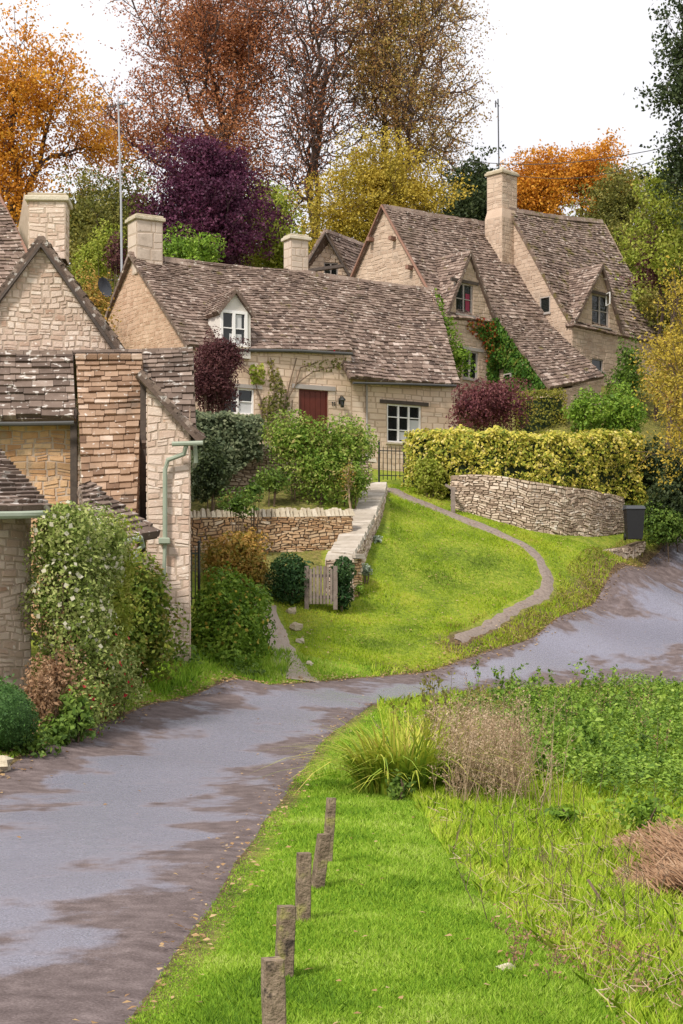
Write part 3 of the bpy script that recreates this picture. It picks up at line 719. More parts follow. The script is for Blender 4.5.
# lantern
lt = MB(); uu, vv = P1.uv(339.5, 404); c = P1.P(uu, vv, .2)
for k in range(4):
    w = k * math.pi / 2 + .9; lt.tube([c + V3(math.cos(w) * .09, math.sin(w) * .09, .1), c + V3(math.cos(w) * .06, math.sin(w) * .06, -.12)], .012, 4)
lt.tube([c + V3(0, 0, .1), c + V3(0, 0, .14), c + V3(0, 0, .24)], [.13, .12, .03], 8); lt.tube([c + V3(0, 0, -.14), c + V3(0, 0, -.11)], [.05, .075], 8)
lt.tube([P1.P(uu, vv + .15, 0), P1.P(uu, vv + .28, .1), c + V3(0, 0, .25)], .015, 5); lt.box(P1.P(uu, vv + .1, .01), (.08, .03, .2), .5)
lan = lt.build('wall_lantern', M['iron'], A)
lg = MB(); lg.tube([c + V3(0, 0, -.11), c + V3(0, 0, .1)], [.05, .08], 4); lg.build('lantern_glass', M['glass'], lan)
# gutters and downpipe
def gutter(root, pts, r=.055, mat='lead', name='gutter'):
    g = MB(); g.tube(pts, r, 8); return g.build(name, M[mat], root)
gutter(A, [K(236, 350, 56.9), K(300, 351, 58.2), K(352, 354, 59.5)])
gutter(A, [K(353, 383, 59.3), K(400, 384, 60.4), K(458, 386, 61.8)], .045)
gutter(A, [P2.P(P2.uv(366, 390)[0], 3.3, .06), P2.P(P2.uv(366, 440)[0], .4, .06)], .04, 'stonegrey', 'downpipe')
# dormer
ud = P1.uv(218, 330)[0]; ud1 = P1.uv(249, 330)[0]; ua = P1.uv(233, 300)[0]
dz0 = 11.0; dze = 2.1 + (620 - 311) * 57.6 / F; dza = 2.1 + (620 - 291) * 57.6 / F
M['fascia'] = mat_solid('cream_dormer_plaster', [(0, (.56, .52, .47)), (1, (.66, .62, .57))], wn=.8, bump=.1)
bkA = V3(-.492, .871, 0)
dormer(A, P1, ud, ud1, ua, dz0, dze, dza, (bkA.x, bkA.y), .9, 2.0, 'fascia', 'slate', (220, 312, 247, 345, dict(lights=2, rows=2, depth=.03, fw=.1, curtain=('curtain', [(.35, .06, .8, .35), (.6, .5, .8, .9)]))),
       rendered=True, ov=.12, course=(.16, .12), proud=.12)
chimney(A, (-6.98, 60.45), 1.0, .8, 14.3, 16.35, .52, 'render', course=(.4, .5), width=(.5, .7))
c2 = K(296, 250, 63.6); chimney(A, (c2.x, c2.y), .72, .6, 14.2, Z(238, 63.6), .52, 'render', course=(.3, .4), width=(.35, .5))
# satellite dish on the gable
sdh = thing('satellite_dish', 'small dark grey satellite dish on the left gable of the long cottage', 'satellite dish', K(105, 287, 62.0))
c = K(105, 287, 61.6); mbd = MB(); axis = V3(.75, -.62, .25).normalized(); s1 = axis.cross(V3(0, 0, 1)).normalized(); s2 = s1.cross(axis)
vs = [c - axis * .09]; fs = []
for j in range(1, 6):
    for k in range(20):
        w = 2 * math.pi * k / 20; rr = .38 * j / 5; vs.append(c + (s1 * math.cos(w) * .85 + s2 * math.sin(w)) * rr + axis * (.09 * (j / 5) ** 2 - .09))
for k in range(20): fs.append((0, 1 + k, 1 + (k + 1) % 20))
for j in range(4):
    for k in range(20): fs.append((1 + j * 20 + k, 21 + j * 20 + k, 21 + j * 20 + (k + 1) % 20, 1 + j * 20 + (k + 1) % 20))
mbd.add(vs, fs); mbd.add([Vector(v) - axis * .012 for v in vs], [f[::-1] for f in fs]); mbd.build('dish', M['dish'], sdh, smooth=True)
am = MB(); am.tube([c - s2 * -.36, c + axis * .4 + s2 * .1], .012, 5); am.ball(c + axis * .42 + s2 * .1, (.04, .04, .05), 8, 5); am.tube([c - axis * .1, c - axis * .2 + V3(.05, .2, -.15), c + V3(.55, .3, -.42)], .02, 6); am.build('arm', M['iron'], sdh)

# ---- small rear gable ---------------------------------------------------
B = thing('cottage_wing', 'small dark-timbered gable peeping over the slate roof of the long cottage', 'house', K(327, 300, 76))
b0, b1x = X(303, 76), X(353, 76.6)
PB = Plane((b0, 76), (b1x, 76.6), 11, Z(232, 76)); wB = PB.W; cB = [(0, 0), (wB, 0), (wB, Z(275, 76) - 11), (wB * .43, Z(232, 76) - 11), (0, Z(267, 76) - 11)]
hB = [PB.rect(324, 263, 338, 280)]
mb = MB(); masonry(mb, PB, cB, hB, course=(.16, .22), width=(.2, .5)); mb.build('wall', [M['cream'], M['mortar']], B)
window(B, PB, hB[0], 2, 1, fm='stonegrey', fw=.05)
ap = K(325, 230, 75.7); bk = V3(1.9, 3.2, 0)
rb = MB(); L1 = Quad(K(301, 270, 75.8) + bk, K(301, 270, 75.8), ap, ap + bk); R1 = Quad(K(353, 279, 76.3), K(353, 279, 76.3) + bk, ap + bk * 1.3, ap)
for Qx in (L1, R1): deck(rb, Qx, nu=4, nv=4); slates(rb, Qx, course=(.22, .15), width=(.2, .4))
ridge(rb, ap, ap + bk * 1.3); rb.build('roof', M['slate'], B)
tb = MB(); tb.tube([K(307, 271, 75.6), K(343, 266, 75.8)], .1, 4); tb.build('tie_beam', M['wood_dark'], B)
tb = MB(); tb.tube([K(303, 272, 75.55), K(325, 233, 75.55), K(352, 281, 75.9)], .07, 4); tb.build('bargeboard', M['wood_dark'], B)

# ---- tall gabled house (C) ----------------------------------------------
Cc = thing('gabled_house', 'tall gabled house with magenta curtain in its dormer, left of the tall chimney', 'house', (5.5, 72, 10.6))
uF = V3(.72, .69, 0).normalized(); uB = V3(-.69, .72, 0).normalized()
CFL = V3(4.2, 69.0, 0); CFR = CFL + uF * 6.47; CBL = CFL + uB * 6.9; CBR = CFR + uB * 6.9
CRL = CFL + uB * 3.45; CRL.z = 19.5; CRR = CRL + uF * 6.47; CRR.z = 19.85
xy_ = lambda v: (v.x, v.y)
sC = dict(course=(.13, .2), width=(.2, .5), relief=(.006, .018), gap=.014, rnd=(.4, .22))
M['creamgrey'] = mat_solid('greyed_limestone', [(0, (.33, .23, .165)), (.4, (.49, .365, .275)), (.8, (.59, .46, .355)), (1, (.66, .55, .44))], wn=.4, ns=1.6, patches=[(.9, .58, (.30, .24, .19), .2)], bump=.4)
PC, PCl, QC, _ = house(Cc, xy_(CFL), xy_(CFR), xy_(CBL), xy_(CBR), 9.8, (14.5, 15.0), CRL, CRR, mat='creamgrey', stone=sC, fo=.2,
    front=[(463, 352, 478, 378, dict(lights=2, rows=1, fm='stonegrey', fw=.07, lintel='stonegrey', label='narrow ground floor window beside the red ivy'))],
    left=[], course=(.2, .13))
dormer(Cc, PC, .02, 3.0, 1.4, 14.2, 14.55, Z(254, 70), (uB.x, uB.y), .3, 2.1, 'creamgrey', 'slate', (456, 285, 473, 313, dict(lights=2, rows=2, fm='stonegrey', fw=.06, depth=.12, lintel='wood_dark', curtain=('magenta', [(.66, .1, .9, .7)]))), stone=sC, proud=.03)
bb = MB(); apx = PCl.P(3.45, 19.5 - 9.8, .16); dwn = PCl.P(0, 14.4 - 9.8, .16); dw2 = PCl.P(6.9, 14.4 - 9.8, .16)
bb.tube([dwn, apx, dw2], .075, 4); bb.build('bargeboard', M['wood_red'], Cc)
for (px, py) in ((373, 240), (395, 239), (412, 268)):
    pe = MB(); uu, vv = PCl.uv(px, py); q = PCl.P(uu, vv, .08); pe.box(q, (.16, .5, .16), -.76); pe.build('purlin_end', M['wood_red'], Cc)
# catslide wing
LW = thing('catslide_wing', 'lean-to wing with long sloping slate roof below the gabled houses, ivy on its side', 'lean-to', (8.5, 71, 10.3))
T1, T2 = K(497, 317, 71.1), K(545, 322, 73.35); B2_, B1_ = K(604, 377, 70.6), K(549, 388, 68.1)
mb = MB(); QL = Quad(B1_, B2_, T2, T1, wav=.05, sag=.05); deck(mb, QL); slates(mb, QL, course=(.21, .13)); mb.build('roof', M['slate'], LW)
mb = MB()
bi = B1_ - uF * -.15 + uB * .15; PW = Plane((T1.x + .1, T1.y), (B1_.x + .1, B1_.y + .15), 9.6, T1.z - .1); masonry(mb, PW, [(0, 0), (PW.W, 0), (PW.W, B1_.z - 9.75), (0, T1.z - 9.75)], (), **sC)
hx = []
PW2 = Plane((B1_.x + .1, B1_.y + .15), (B2_.x - .1, B2_.y + .1), 9.6, B2_.z - .1); masonry(mb, PW2, [(0, 0), (PW2.W, 0), (PW2.W, B2_.z - 9.75), (0, B1_.z - 9.75)], (), **sC)
mb.build('wall', [M['creamgrey'], M['mortar']], LW)
window(LW, PW, PW.rect(506, 373, 513, 386), 1, 1, fm='stonegrey', depth=-.06, fw=.05)

# ---- right house (D) ----------------------------------------------------
D = thing('gabled_house', 'mossy roofed house at the far right with an open casement in its dormer', 'house', (11, 76, 12.2))
DFL = V3(9.83, 72.5, 0); DFR = DFL + uF * 6.9; DBL = DFL + uB * 7; DBR = DFR + uB * 7
DRL = DFL + uB * 3.5; DRL.z = 20.2; DRR = DRL + uF * 6.4; DRR.z = 20.75
PD, PDl, QD, _ = house(D, xy_(DFL), xy_(DFR), xy_(DBL), xy_(DBR), 10.5, (14.8, 14.7), DRL, DRR, mat='creamgrey', slate='slate_moss', stone=sC, fo=.2,
    left=[(540, 296, 550, 314, dict(lights=1, rows=1, fm='stonegrey', fw=.04, depth=.06))],
    front=[(592, 360, 603, 370, dict(lights=1, rows=1, fm='stonegrey', fw=.04))], course=(.2, .13))
u0 = .02; u1 = 3.4
dD, QDd = dormer(D, PD, u0, u1, 1.95, 14.5, 14.75, Z(267, 73.9), (uB.x, uB.y), .3, 2.1, 'creamgrey', 'slate', (592, 297, 609, 325, dict(lights=2, rows=2, fm='stonegrey', fw=.055, depth=.12, lintel='wood_dark')), stone=sC, proud=.03)
uu, vv = QDd.uv(606, 308); cs = MB(); q0 = QDd.P(uu, vv + .1, .0); q1 = QDd.P(uu - .25, vv + .1, .4)
for z in (0, .5): cs.tube([q0 + V3(0, 0, z), q1 + V3(0, 0, z)], .025, 4)
cs.tube([q0, q0 + V3(0, 0, .5)], .025, 4); cs.tube([q1, q1 + V3(0, 0, .5)], .025, 4); cs.build('casement', M['white'], dD)
cc = DRL + uB * .3 - uF * .15; cc = K(502, 200, 75.2)
chimney(D, (cc.x, cc.y), 1.0, .88, 17.6, Z(174, 75.2), .76, 'creamgrey', pot=True, course=(.16, .22))
mb = MB(); rzb = .76
q = cc + V3(.02, -.12, 0); cs_ = [(q.x + a * math.cos(rzb) - b * math.sin(rzb), q.y + a * math.sin(rzb) + b * math.cos(rzb)) for a, b in ((-.62, -.5), (.4, -.5), (.4, .5), (-.62, .5))]
for i in range(4): masonry(mb, Plane(cs_[i], cs_[(i + 1) % 4], 16.2, 19.75), course=(.16, .22), relief=(.004, .012))
mb.prism([(a, b, 19.75) for a, b in cs_], [(q.x + (a - q.x) * .85, q.y + (b - q.y) * .85, 20.15) for a, b in cs_], .5); mb.build('chimney_breast', [M['creamgrey'], M['mortar']], D)

# ---- near group at the left ---------------------------------------------
E = thing('gabled_cottage', 'cottage with broad pinkish rubble gable and square stone chimney behind the low slate roofs', 'house', (-7.2, 41, 3))
PE = Plane((X(-44, 39.6), 39.6), (X(122, 40.4), 40.4), 2.0, Z(246, 40)); wE = PE.W
zE = Z(352, 40)
mb = MB(); masonry(mb, PE, [(0, 0), (wE, 0), (wE, zE - 2), (wE * .505, Z(246, 40) - 2), (0, zE - 2)], (), course=(.09, .17), width=(.14, .38), relief=(.006, .02), gap=.016, rnd=(.5, .25), jit=.014)
q0, q1 = PE.P(wE, 0), PE.P(wE, 0) + V3(-.3, 8, 0); masonry(mb, Plane((q0.x, q0.y), (q1.x, q1.y), 2.0, zE), (), ()) if False else facing(mb, Plane((q0.x, q0.y), (q1.x, q1.y), 2.0, zE))
q2 = PE.P(0, 0); q3 = q2 + V3(-.3, 8, 0); facing(mb, Plane((q3.x, q3.y), (q2.x, q2.y), 2.0, zE)); facing(mb, Plane((q1.x, q1.y), (q3.x, q3.y), 2.0, zE))
mb.build('wall', [M['pink'], M['mortar']], E)
apE = PE.P(wE * .505, Z(240, 40) - 2, .14); bkE = V3(-.2, 8, 0)
eR = K(129, 362, 40.3) + V3(0, -.1, 0); eL = K(-52, 362, 39.5)
rb = MB(); QE1 = Quad(eR, eR + bkE, apE + bkE, apE, wav=.05); QE2 = Quad(eL + bkE, eL, apE, apE + bkE, wav=.05)
for Qx in (QE1, QE2): deck(rb, Qx); slates(rb, Qx, course=(.22, .15), width=(.2, .4), th=.045)
ridge(rb, apE, apE + bkE, w=.14); rb.build('roof', M['slate_dark'], E)
vb = MB(); vb.tube([eR + V3(-.08, -.02, -.08), apE + V3(0, -.02, -.16), eL + V3(.08, -.02, -.08)], .06, 4); vb.build('bargeboard', M['wood_dark'], E)
cE = K(49, 220, 42.0); chimney(E, (cE.x, cE.y), .9, .8, Z(262, 42), Z(200, 42), .05, 'pink', course=(.12, .2), width=(.2, .5))

H_ = thing('stone_house', 'house cut by the left edge, only its steep pinkish slate roof and red verge showing', 'house', K(-60, 330, 50))
rb = MB(); QH = Quad(K(-260, 330, 47), K(62, 322, 47.5), K(-6, 186, 51), K(-330, 190, 50.5), wav=.08); deck(rb, QH); slates(rb, QH, course=(.2, .13), width=(.16, .34)); rb.build('roof', M['slate'], H_)
vb = MB(); vb.tube([K(63, 325, 47.4), K(-5, 187, 50.9)], .06, 4); vb.build('bargeboard', M['wood_red'], H_)
mb = MB(); hx0 = K(-258, 330, 47.3); hx1 = K(58, 330, 47.8); masonry(mb, Plane((hx0.x, hx0.y), (hx1.x, hx1.y), 3.5, hx1.z + .1), None, (), course=(.15, .22))
hx2 = (K(-6, 186, 51).x * 2 - hx1.x - 1.5, 55.5); PHr = Plane((hx1.x, hx1.y), (hx1.x - 3.2, 54.8), 3.5, K(-6, 186, 51).z - .1)
facing(mb, PHr, [(0, 0), (PHr.W, 0), (PHr.W, hx1.z - 3.5), (PHr.W * .5, PHr.H), (0, hx1.z - 3.5)])
mb.build('wall', [M['pink'], M['mortar']], H_)

Ff = thing('terraced_cottage', 'joined low stone-slated outbuildings at the left, ending in a narrow gable with green drainpipe', 'outbuilding', (-5, 36, 1.6))
mb = MB()
FQ1 = Quad(K(-90, 421, 36.1), K(76, 419, 36.1), K(73, 354, 38), K(-90, 354, 38), wav=.05, sag=.02); deck(mb, FQ1); slates(mb, FQ1, course=(.3, .22), width=(.25, .5), th=.045)
FQ3 = Quad(K(142, 447, 35.8), K(197, 447, 35.8), K(193, 351, 38.2), K(142, 353, 38.2), wav=.03); deck(mb, FQ3); slates(mb, FQ3, course=(.24, .17), width=(.2, .4), th=.04)
QBk = Quad(K(196, 420, 41.5), K(-90, 420, 41.5), K(-90, 354, 38), K(193, 351, 38.2)); deck(mb, QBk); slates(mb, QBk, course=(.35, .3), width=(.3, .6))
ridge(mb, K(-90, 353, 38), K(73, 354, 38), w=.1, step=.35); ridge(mb, K(142, 352, 38.2), K(193, 350, 38.2), w=.1, step=.3)
rfF = mb.build('roof', M['slate_dark'], Ff)
mb = MB()
FQ2 = Quad(K(84, 524, 34.3), K(137, 520, 34.3), K(143, 360, 37.6), K(76, 360, 37.6), wav=.04); deck(mb, FQ2); slates(mb, FQ2, course=(.23, .17), width=(.2, .42), th=.045)
for k in range(6):
    a = K(76 + k * 11.2, 359, 37.55); mb.box((a.x + .12, a.y, a.z + .03), (.235, .26, .14), 0, bev=.02)
o = mb.build('roof', M['slate_warm'], Ff); o['label'] = 'tall narrow roof slope of warm brown stone slates'
mb = MB(); sF = dict(course=(.1, .18), width=(.16, .42), relief=(.008, .022), gap=.014)
pa, pb = K(-90, 500, 36.6), K(72, 500, 36.6); masonry(mb, Plane((pa.x, pa.y), (pb.x, pb.y), 1.0, Z(416, 36.6)), None, (), rnd=(.5, .2), **sF)
o = mb.build('wall', [M['ochre'], M['mortar']], Ff); o['label'] = 'orange ochre stone wall under the dark eave'
mb = MB()
x0, x1 = X(76, 35.5), X(141, 36); masonry(mb, Plane((X(72, 36.7), 36.7), (X(145, 36.9), 36.9), 1.0, Z(445, 36.9)), None, (), **sF)
zl = Z(524, 34.4)
for (pa, pb, pz) in (((X(86, 34.5), 34.5), (X(136, 34.5), 34.5), zl), ):
    masonry(mb, Plane(pa, pb, 1.0, pz), None, (), **sF)
PS = Plane((X(136, 34.5), 34.5), (X(142, 37.6), 37.6), 1.0, Z(362, 37.6)); masonry(mb, PS, [(0, 0), (PS.W, 0), (PS.W, PS.H - .1), (0, zl - 1.1)], (), **sF)
PS2 = Plane((X(78, 37.6), 37.6), (X(86, 34.5), 34.5), 1.0, Z(362, 37.6)); masonry(mb, PS2, [(0, 0), (PS2.W, 0), (PS2.W, zl - 1.1), (0, PS2.H - .1)], (), **sF)
# narrow gable and its side
PG = Plane((X(147, 34), 34.0), (X(190, 34), 34.0), .9, Z(384, 34)); wG = PG.W
masonry(mb, PG, [(0, 0), (wG, 0), (wG, Z(432, 34) - .9), (0, Z(385, 34) - .9)], (), course=(.12, .2), width=(.18, .42), relief=(.006, .018), gap=.014, rnd=(.6, .22))
PG2 = Plane((X(190, 34), 34.0), (X(187.5, 41.5), 41.5), .9, Z(420, 36)); masonry(mb, PG2, None, (), **sF)
PG3 = Plane((X(147, 34) - .1, 38), (X(147, 34), 34), .9, Z(385, 34)); masonry(mb, PG3, None, (), **sF)
mb.build('wall', [M['pink'], M['mortar']], Ff)
rk = MB(); QR = Quad(K(202, 441, 33.75), K(198, 436, 36), K(138, 374, 37.2), K(139, 373, 33.75), wav=.03); QR2 = QR
deck(rk, QR, nu=6, nv=4); slates(rk, QR, course=(.2, .16), width=(.2, .4), th=.045); rk.build('roof', M['slate_dark'], Ff)
# dark timber post, then an added dark strip as the shadow in the gap
tb = MB(); tb.box(K(74, 470, 36.3), (.14, .14, 2.6)); tb.box(K(143.5, 452, 35.9), (.12, .14, 3.2)); tb.build('timber_post_and_gap_shadow', M['wood_dark'], Ff)
gutter(Ff, [K(-90, 424, 35.95), K(20, 424, 35.95), K(74, 423, 35.95)], .05)
dp = MB(); z0 = Z(444, 33.8)
dp.tube([K(172, 444, 33.7), K(203, 443, 33.7)], .05, 8); dp.tube([K(186, 446, 33.72), K(184, 454, 33.8), K(168, 460, 33.85), K(165, 470, 33.88), K(165, 541, 33.88)], .048, 8)
dp.tube([K(165, 540, 33.88), K(165, 545, 33.88), K(164, 575, 33.88)], [.06, .04, .04], 8); dp.box(K(164.5, 541, 33.85), (.22, .18, .13), bev=.02)
dp.tube([K(195, 446, 33.8), K(196, 462, 33.9), K(194, 466, 34.1)], .045, 8)
dp.build('drainpipe', M['pipe'], Ff)

Lt = thing('lean_to', 'low dark slate lean-to roof half hidden behind the flowering clematis', 'lean-to', K(110, 620, 32))
mb = MB(); QLt = Quad(K(92, 546, 30.9), K(158, 535, 32.4), K(90, 484, 33.8), K(78, 488, 33.3), wav=.04); deck(mb, QLt); slates(mb, QLt, course=(.26, .2), width=(.2, .4), th=.05); mb.build('roof', M['slate_dark'], Lt)
mb = MB(); a = K(76, 560, 30); b = K(150, 540, 32.8); masonry(mb, Plane((a.x, a.y), (b.x, b.y), .9, b.z - .25), None, (), **sF); mb.build('wall', [M['pink'], M['mortar']], Lt)
gb = MB(); gb.tube([K(98, 549, 30.3), K(141, 538, 31.6), K(143, 546, 31.7), K(136, 552, 31.7), K(135, 590, 31.7)], .05, 8); gb.build('downpipe', M['pipe'], Lt)

Gg = thing('roadside_shed', 'nearest stone building at the left edge with a low dark slate roof and green gutter', 'outbuilding', K(0, 680, 27))
mb = MB(); QG = Quad(K(-200, 516, 23.6), K(52, 511, 26.6), K(-4, 448, 29.6), K(-230, 448, 27), wav=.05); deck(mb, QG); slates(mb, QG, course=(.26, .18), width=(.18, .36), th=.05)
mb.build('roof', M['slate_dark'], Gg)
mb = MB(); a, b = K(-190, 520, 24.1), K(31, 520, 27.0); PGg = Plane((a.x, a.y), (b.x, b.y), .6, b.z + .05)
masonry(mb, PGg, None, (), course=(.09, .16), width=(.12, .32), relief=(.006, .02), gap=.014, rnd=(.5, .25), jit=.014)
e = V3(b.x, b.y, 0) + V3(-2.4, 4.6, 0); PGr = Plane((b.x, b.y), (e.x, e.y), .6, 5.0); masonry(mb, PGr, [(0, 0), (PGr.W, 0), (PGr.W, b.z - .6), (PGr.W * .55, 4.3), (0, b.z - .6)], (), **sF)
mb.build('wall', [M['pink'], M['mortar']], Gg)
gb = MB(); gb.tube([K(-190, 518, 23.5), K(20, 515, 26.0), K(44, 514, 26.4)], .06, 8); gb.build('gutter', M['pipe'], Gg)

# ---- dry stone walls ----------------------------------------------------
def drywall(name, label, pts, thick, mat, back='mortar_dark', coping=None, course=(.05, .095), width=(.12, .34), relief=(.015, .05), copm='coping', mode='flat'):
    """pts: (x, y, z bottom, z top), left to right as seen from the camera"""
    mb = MB(); n = len(pts)
    P0 = [Vector((p[0], p[1], 0)) for p in pts]; nr = []
    for i in range(n):
        t = (P0[min(i + 1, n - 1)] - P0[max(i - 1, 0)]).normalized(); nr.append(V3(-t.y, t.x, 0))
    back_ = [P0[i] + nr[i] * thick for i in range(n)]
    for i in range(n - 1):
        z0a, z1a, z0b, z1b = pts[i][2], pts[i][3], pts[i + 1][2], pts[i + 1][3]
        up = lambda p, z: V3(p.x, p.y, z)
        Qf = Quad(up(P0[i], z0a), up(P0[i + 1], z0b), up(P0[i + 1], z1b), up(P0[i], z1a))
        Qk = Quad(up(back_[i + 1], z0b), up(back_[i], z0a), up(back_[i], z1a), up(back_[i + 1], z1b))
        mb.prism([up(P0[i], z0a), up(P0[i + 1], z0b), up(back_[i + 1], z0b), up(back_[i], z0a)], [up(P0[i], z1a), up(P0[i + 1], z1b), up(back_[i + 1], z1b), up(back_[i], z1a)], .4, 1)
        stones(mb, Qk, course=(.12, .2), width=(.2, .4), relief=relief, gap=.02)
    for e_, (pa, pb) in ((0, (back_[0], P0[0])), (1, (P0[-1], back_[-1]))):
        z0, z1 = (pts[0][2], pts[0][3]) if e_ == 0 else (pts[-1][2], pts[-1][3])
        stones(mb, Plane(xy_(pa), xy_(pb), z0, z1), course=course, width=width, relief=relief, gap=.02, jit=.015)
    stones(mb, PolyPatch(pts), course=course, width=width, relief=relief, gap=.012, jit=.012, warp=.12, split=.2)
    L = np.r_[0, np.cumsum([(P0[i + 1] - P0[i]).length for i in range(n - 1)])]
    if mode:
        s = 0
        while s < L[-1]:
            st_ = random.uniform(.09, .19) if mode == 'upright' else random.uniform(.22, .5)
            m_ = min(s + st_ / 2, L[-1]); i = min(int(np.searchsorted(L, m_, side='right')) - 1, n - 2); k = (m_ - L[i]) / (L[i + 1] - L[i])
            p = P0[i].lerp(P0[i + 1], k); z = pts[i][3] * (1 - k) + pts[i + 1][3] * k; nn = nr[i].lerp(nr[i + 1], k); t = (P0[i + 1] - P0[i]).normalized()
            slope = (pts[i + 1][3] - pts[i][3]) / (L[i + 1] - L[i])
            c = p + nn * (thick / 2); hw = st_ / 2 - .008; ht = random.uniform(.17, .28) if mode == 'upright' else random.uniform(.09, .13)
            o_ = thick / 2 + random.uniform(.01, .05); bt = []; tp = []
            for (sx, sy) in ((-1, -1), (1, -1), (1, 1), (-1, 1)):
                q = c + t * hw * sx + nn * o_ * sy; zz = z + slope * hw * sx + .003
                bt.append(V3(q.x, q.y, zz)); q2 = c + t * (hw * (.5 if mode == 'upright' else .85) * sx + random.uniform(-.015, .015)) + nn * o_ * (.6 if mode == 'upright' else .92) * sy
                tp.append(V3(q2.x, q2.y, z + slope * hw * sx + ht + random.uniform(-.025, .025)))
            mb.prism(bt, tp, random.random(), 2)
            s += st_
    return tag(mb.build(name, [M[mat], M[back], M[copm]], None, (pts[0][0], pts[0][1], pts[0][2])), label, 'wall')
def wp(px, d, pyt, zb_=None):
    x = X(px, d); return (x, d, (gz(x, d) - .35) if zb_ is None else zb_, Z(pyt, d))
M['copingpale'] = mat_solid('bleached_flat_coping', [(0, (.25, .21, .165)), (.5, (.40, .35, .29)), (1, (.55, .50, .44))], wn=.4, ns=4, patches=[(2.5, .6, (.3, .28, .2), .15)], bump=.7)
drywall('garden_wall', 'low tan stone garden wall topped by a row of upright coping stones', [wp(180, 46.3, 518, 2.6), wp(240, 46.7, 517, 2.6), wp(300, 47.2, 517, 3.0), wp(352, 47.9, 516, 3.2)], .45, 'garden', mode='upright')
drywall('garden_wall', 'sloping wall with a broad pale flat top climbing the left side of the green', [wp(352, 44.8, 560, 2.0), wp(362, 47, 543, 2.6), wp(373, 49.4, 522, 3.4), wp(383, 52, 500, 4.3), wp(387, 54.6, 487, 5.2)], .7, 'grey', mode='flat', copm='copingpale')
drywall('garden_wall', 'short stretch of pale topped wall turning from the slope behind the picket gate', [wp(330, 45.2, 556, 2.2), wp(352, 44.9, 558, 2.0)], .55, 'garden', mode='flat', copm='copingpale')
drywall('garden_wall', 'shaded dark retaining wall behind the bushes in the upper garden', [wp(192, 51.5, 452, 5.2), wp(250, 52, 447, 5.2), wp(300, 52.8, 449, 5.2), wp(372, 54.6, 462, 5.4)], .5, 'grey', mode='flat')
PW_ = [(451, 54.6, 476), (470, 54.2, 474), (500, 53.9, 476), (530, 54.0, 481), (560, 54.5, 486), (590, 55.5, 490), (624, 57.2, 497)]
drywall('dry_stone_wall', 'pale curved dry stone retaining wall beneath the yellow hedge', [wp(*p) for p in PW_], .6, 'grey', course=(.05, .10), width=(.12, .36), mode=None)
drywall('kerb_wall', 'very low rough stone edging where the green meets the lane below the bin', [wp(590, 53.3, 553), wp(610, 54.2, 549), (X(628, 55.4), 55.4, 3.6, Z(547, 55.4)), (X(645, 57), 57, 3.9, Z(541, 57))], .3, 'grey', mode=None, course=(.1, .16))

# ---- picket gate, railings, handrail, bin -------------------------------
def picket():
    t = thing('picket_gate', 'small weathered grey picket gate between two ivy covered posts', 'gate', (X(320, 43.6), 43.6, Z(607, 43.6)))
    a, b = X(309, 43.6), X(333, 43.6); z0, z1 = Z(604, 43.6), Z(568, 43.6); n = 7; w = (b - a) / n
    for i in range(n):
        h = z1 + .05 * math.sin(math.pi * i / (n - 1)) + random.uniform(-.02, .02); x = a + w * (i + .5)
        m_ = MB(); hw = w * .36
        m_.prism([(x - hw, 43.58, z0), (x + hw, 43.58, z0), (x + hw, 43.61, z0), (x - hw, 43.61, z0)], [(x - hw, 43.58, h), (x + hw, 43.58, h - .015), (x + hw, 43.61, h - .015), (x - hw, 43.61, h)], random.random(), 0, True)
        m_.build('picket', M['wood_grey'], t)
    for z in (z0 + .18, z1 - .2):
        m_ = MB(); m_.box(((a + b) / 2, 43.635, z), (b - a, .04, .08)); m_.build('rail', M['wood_grey'], t)
    for x in (a - .06, b + .06):
        m_ = MB(); m_.box((x, 43.66, (z0 + z1) / 2 - .05), (.11, .11, z1 - z0 + .2), bev=.01); m_.build('gate_post', M['wood_grey'], t)
picket()
def railing(x0, x1, d0, d1, zt, name, label, hgt=1.1, step=.13):
    t = thing(name, label, 'railing', (x0, d0, zt - hgt)); L = math.hypot(x1 - x0, d1 - d0); n = int(L / step)
    m_ = MB()
    for i in range(n + 1):
        k = i / n; x, y = x0 + (x1 - x0) * k, d0 + (d1 - d0) * k; m_.tube([(x, y, zt - hgt), (x, y, zt - .03), (x, y, zt + .06)], [.014, .014, .002], 4)
    m_.build('bars', M['iron'], t)
    for z in (zt - .12, zt - hgt + .15): m_ = MB(); m_.tube([(x0, d0, z), (x1, d1, z)], .02, 4); m_.build('rail', M['iron'], t)
    for (x, y) in ((x0, d0), (x1, d1)): m_ = MB(); m_.tube([(x, y, zt - hgt - .1), (x, y, zt + .1)], .035, 6); m_.ball((x, y, zt + .14), (.045, .045, .045), 8, 5); m_.build('post', M['iron'], t)
railing(X(379, 57), X(404, 57.2), 57, 57.2, Z(447, 57), 'iron_gate', 'black iron railing gate at the top of the green path')
railing(X(188, 39), X(199, 39.2), 39, 39.2, Z(548, 39), 'iron_railing', 'dark thin iron railing beside the gable end among bushes', 1.3, .1)
t = thing('handrail', 'short wooden handrail and post at the left end of the curved dry stone wall', 'handrail', (X(453, 53.9), 53.9, gz(X(453, 53.9), 53.9)))
m_ = MB(); p = K(453, 490, 53.9); m_.box((p.x, p.y, p.z - .45), (.13, .12, 1.1), bev=.01); m_.build('post', M['wood_grey'], t)
m_ = MB(); m_.tube([K(446, 485, 54.6), K(456, 491, 53.85)], .05, 4); m_.build('rail', M['wood_grey'], t)
t = thing('wheelie_bin', 'black wheeled rubbish bin at the right end of the dry stone wall', 'bin', (X(634, 55.6), 55.6, Z(540, 55.6)))
x, y, z = t.location; m_ = MB()
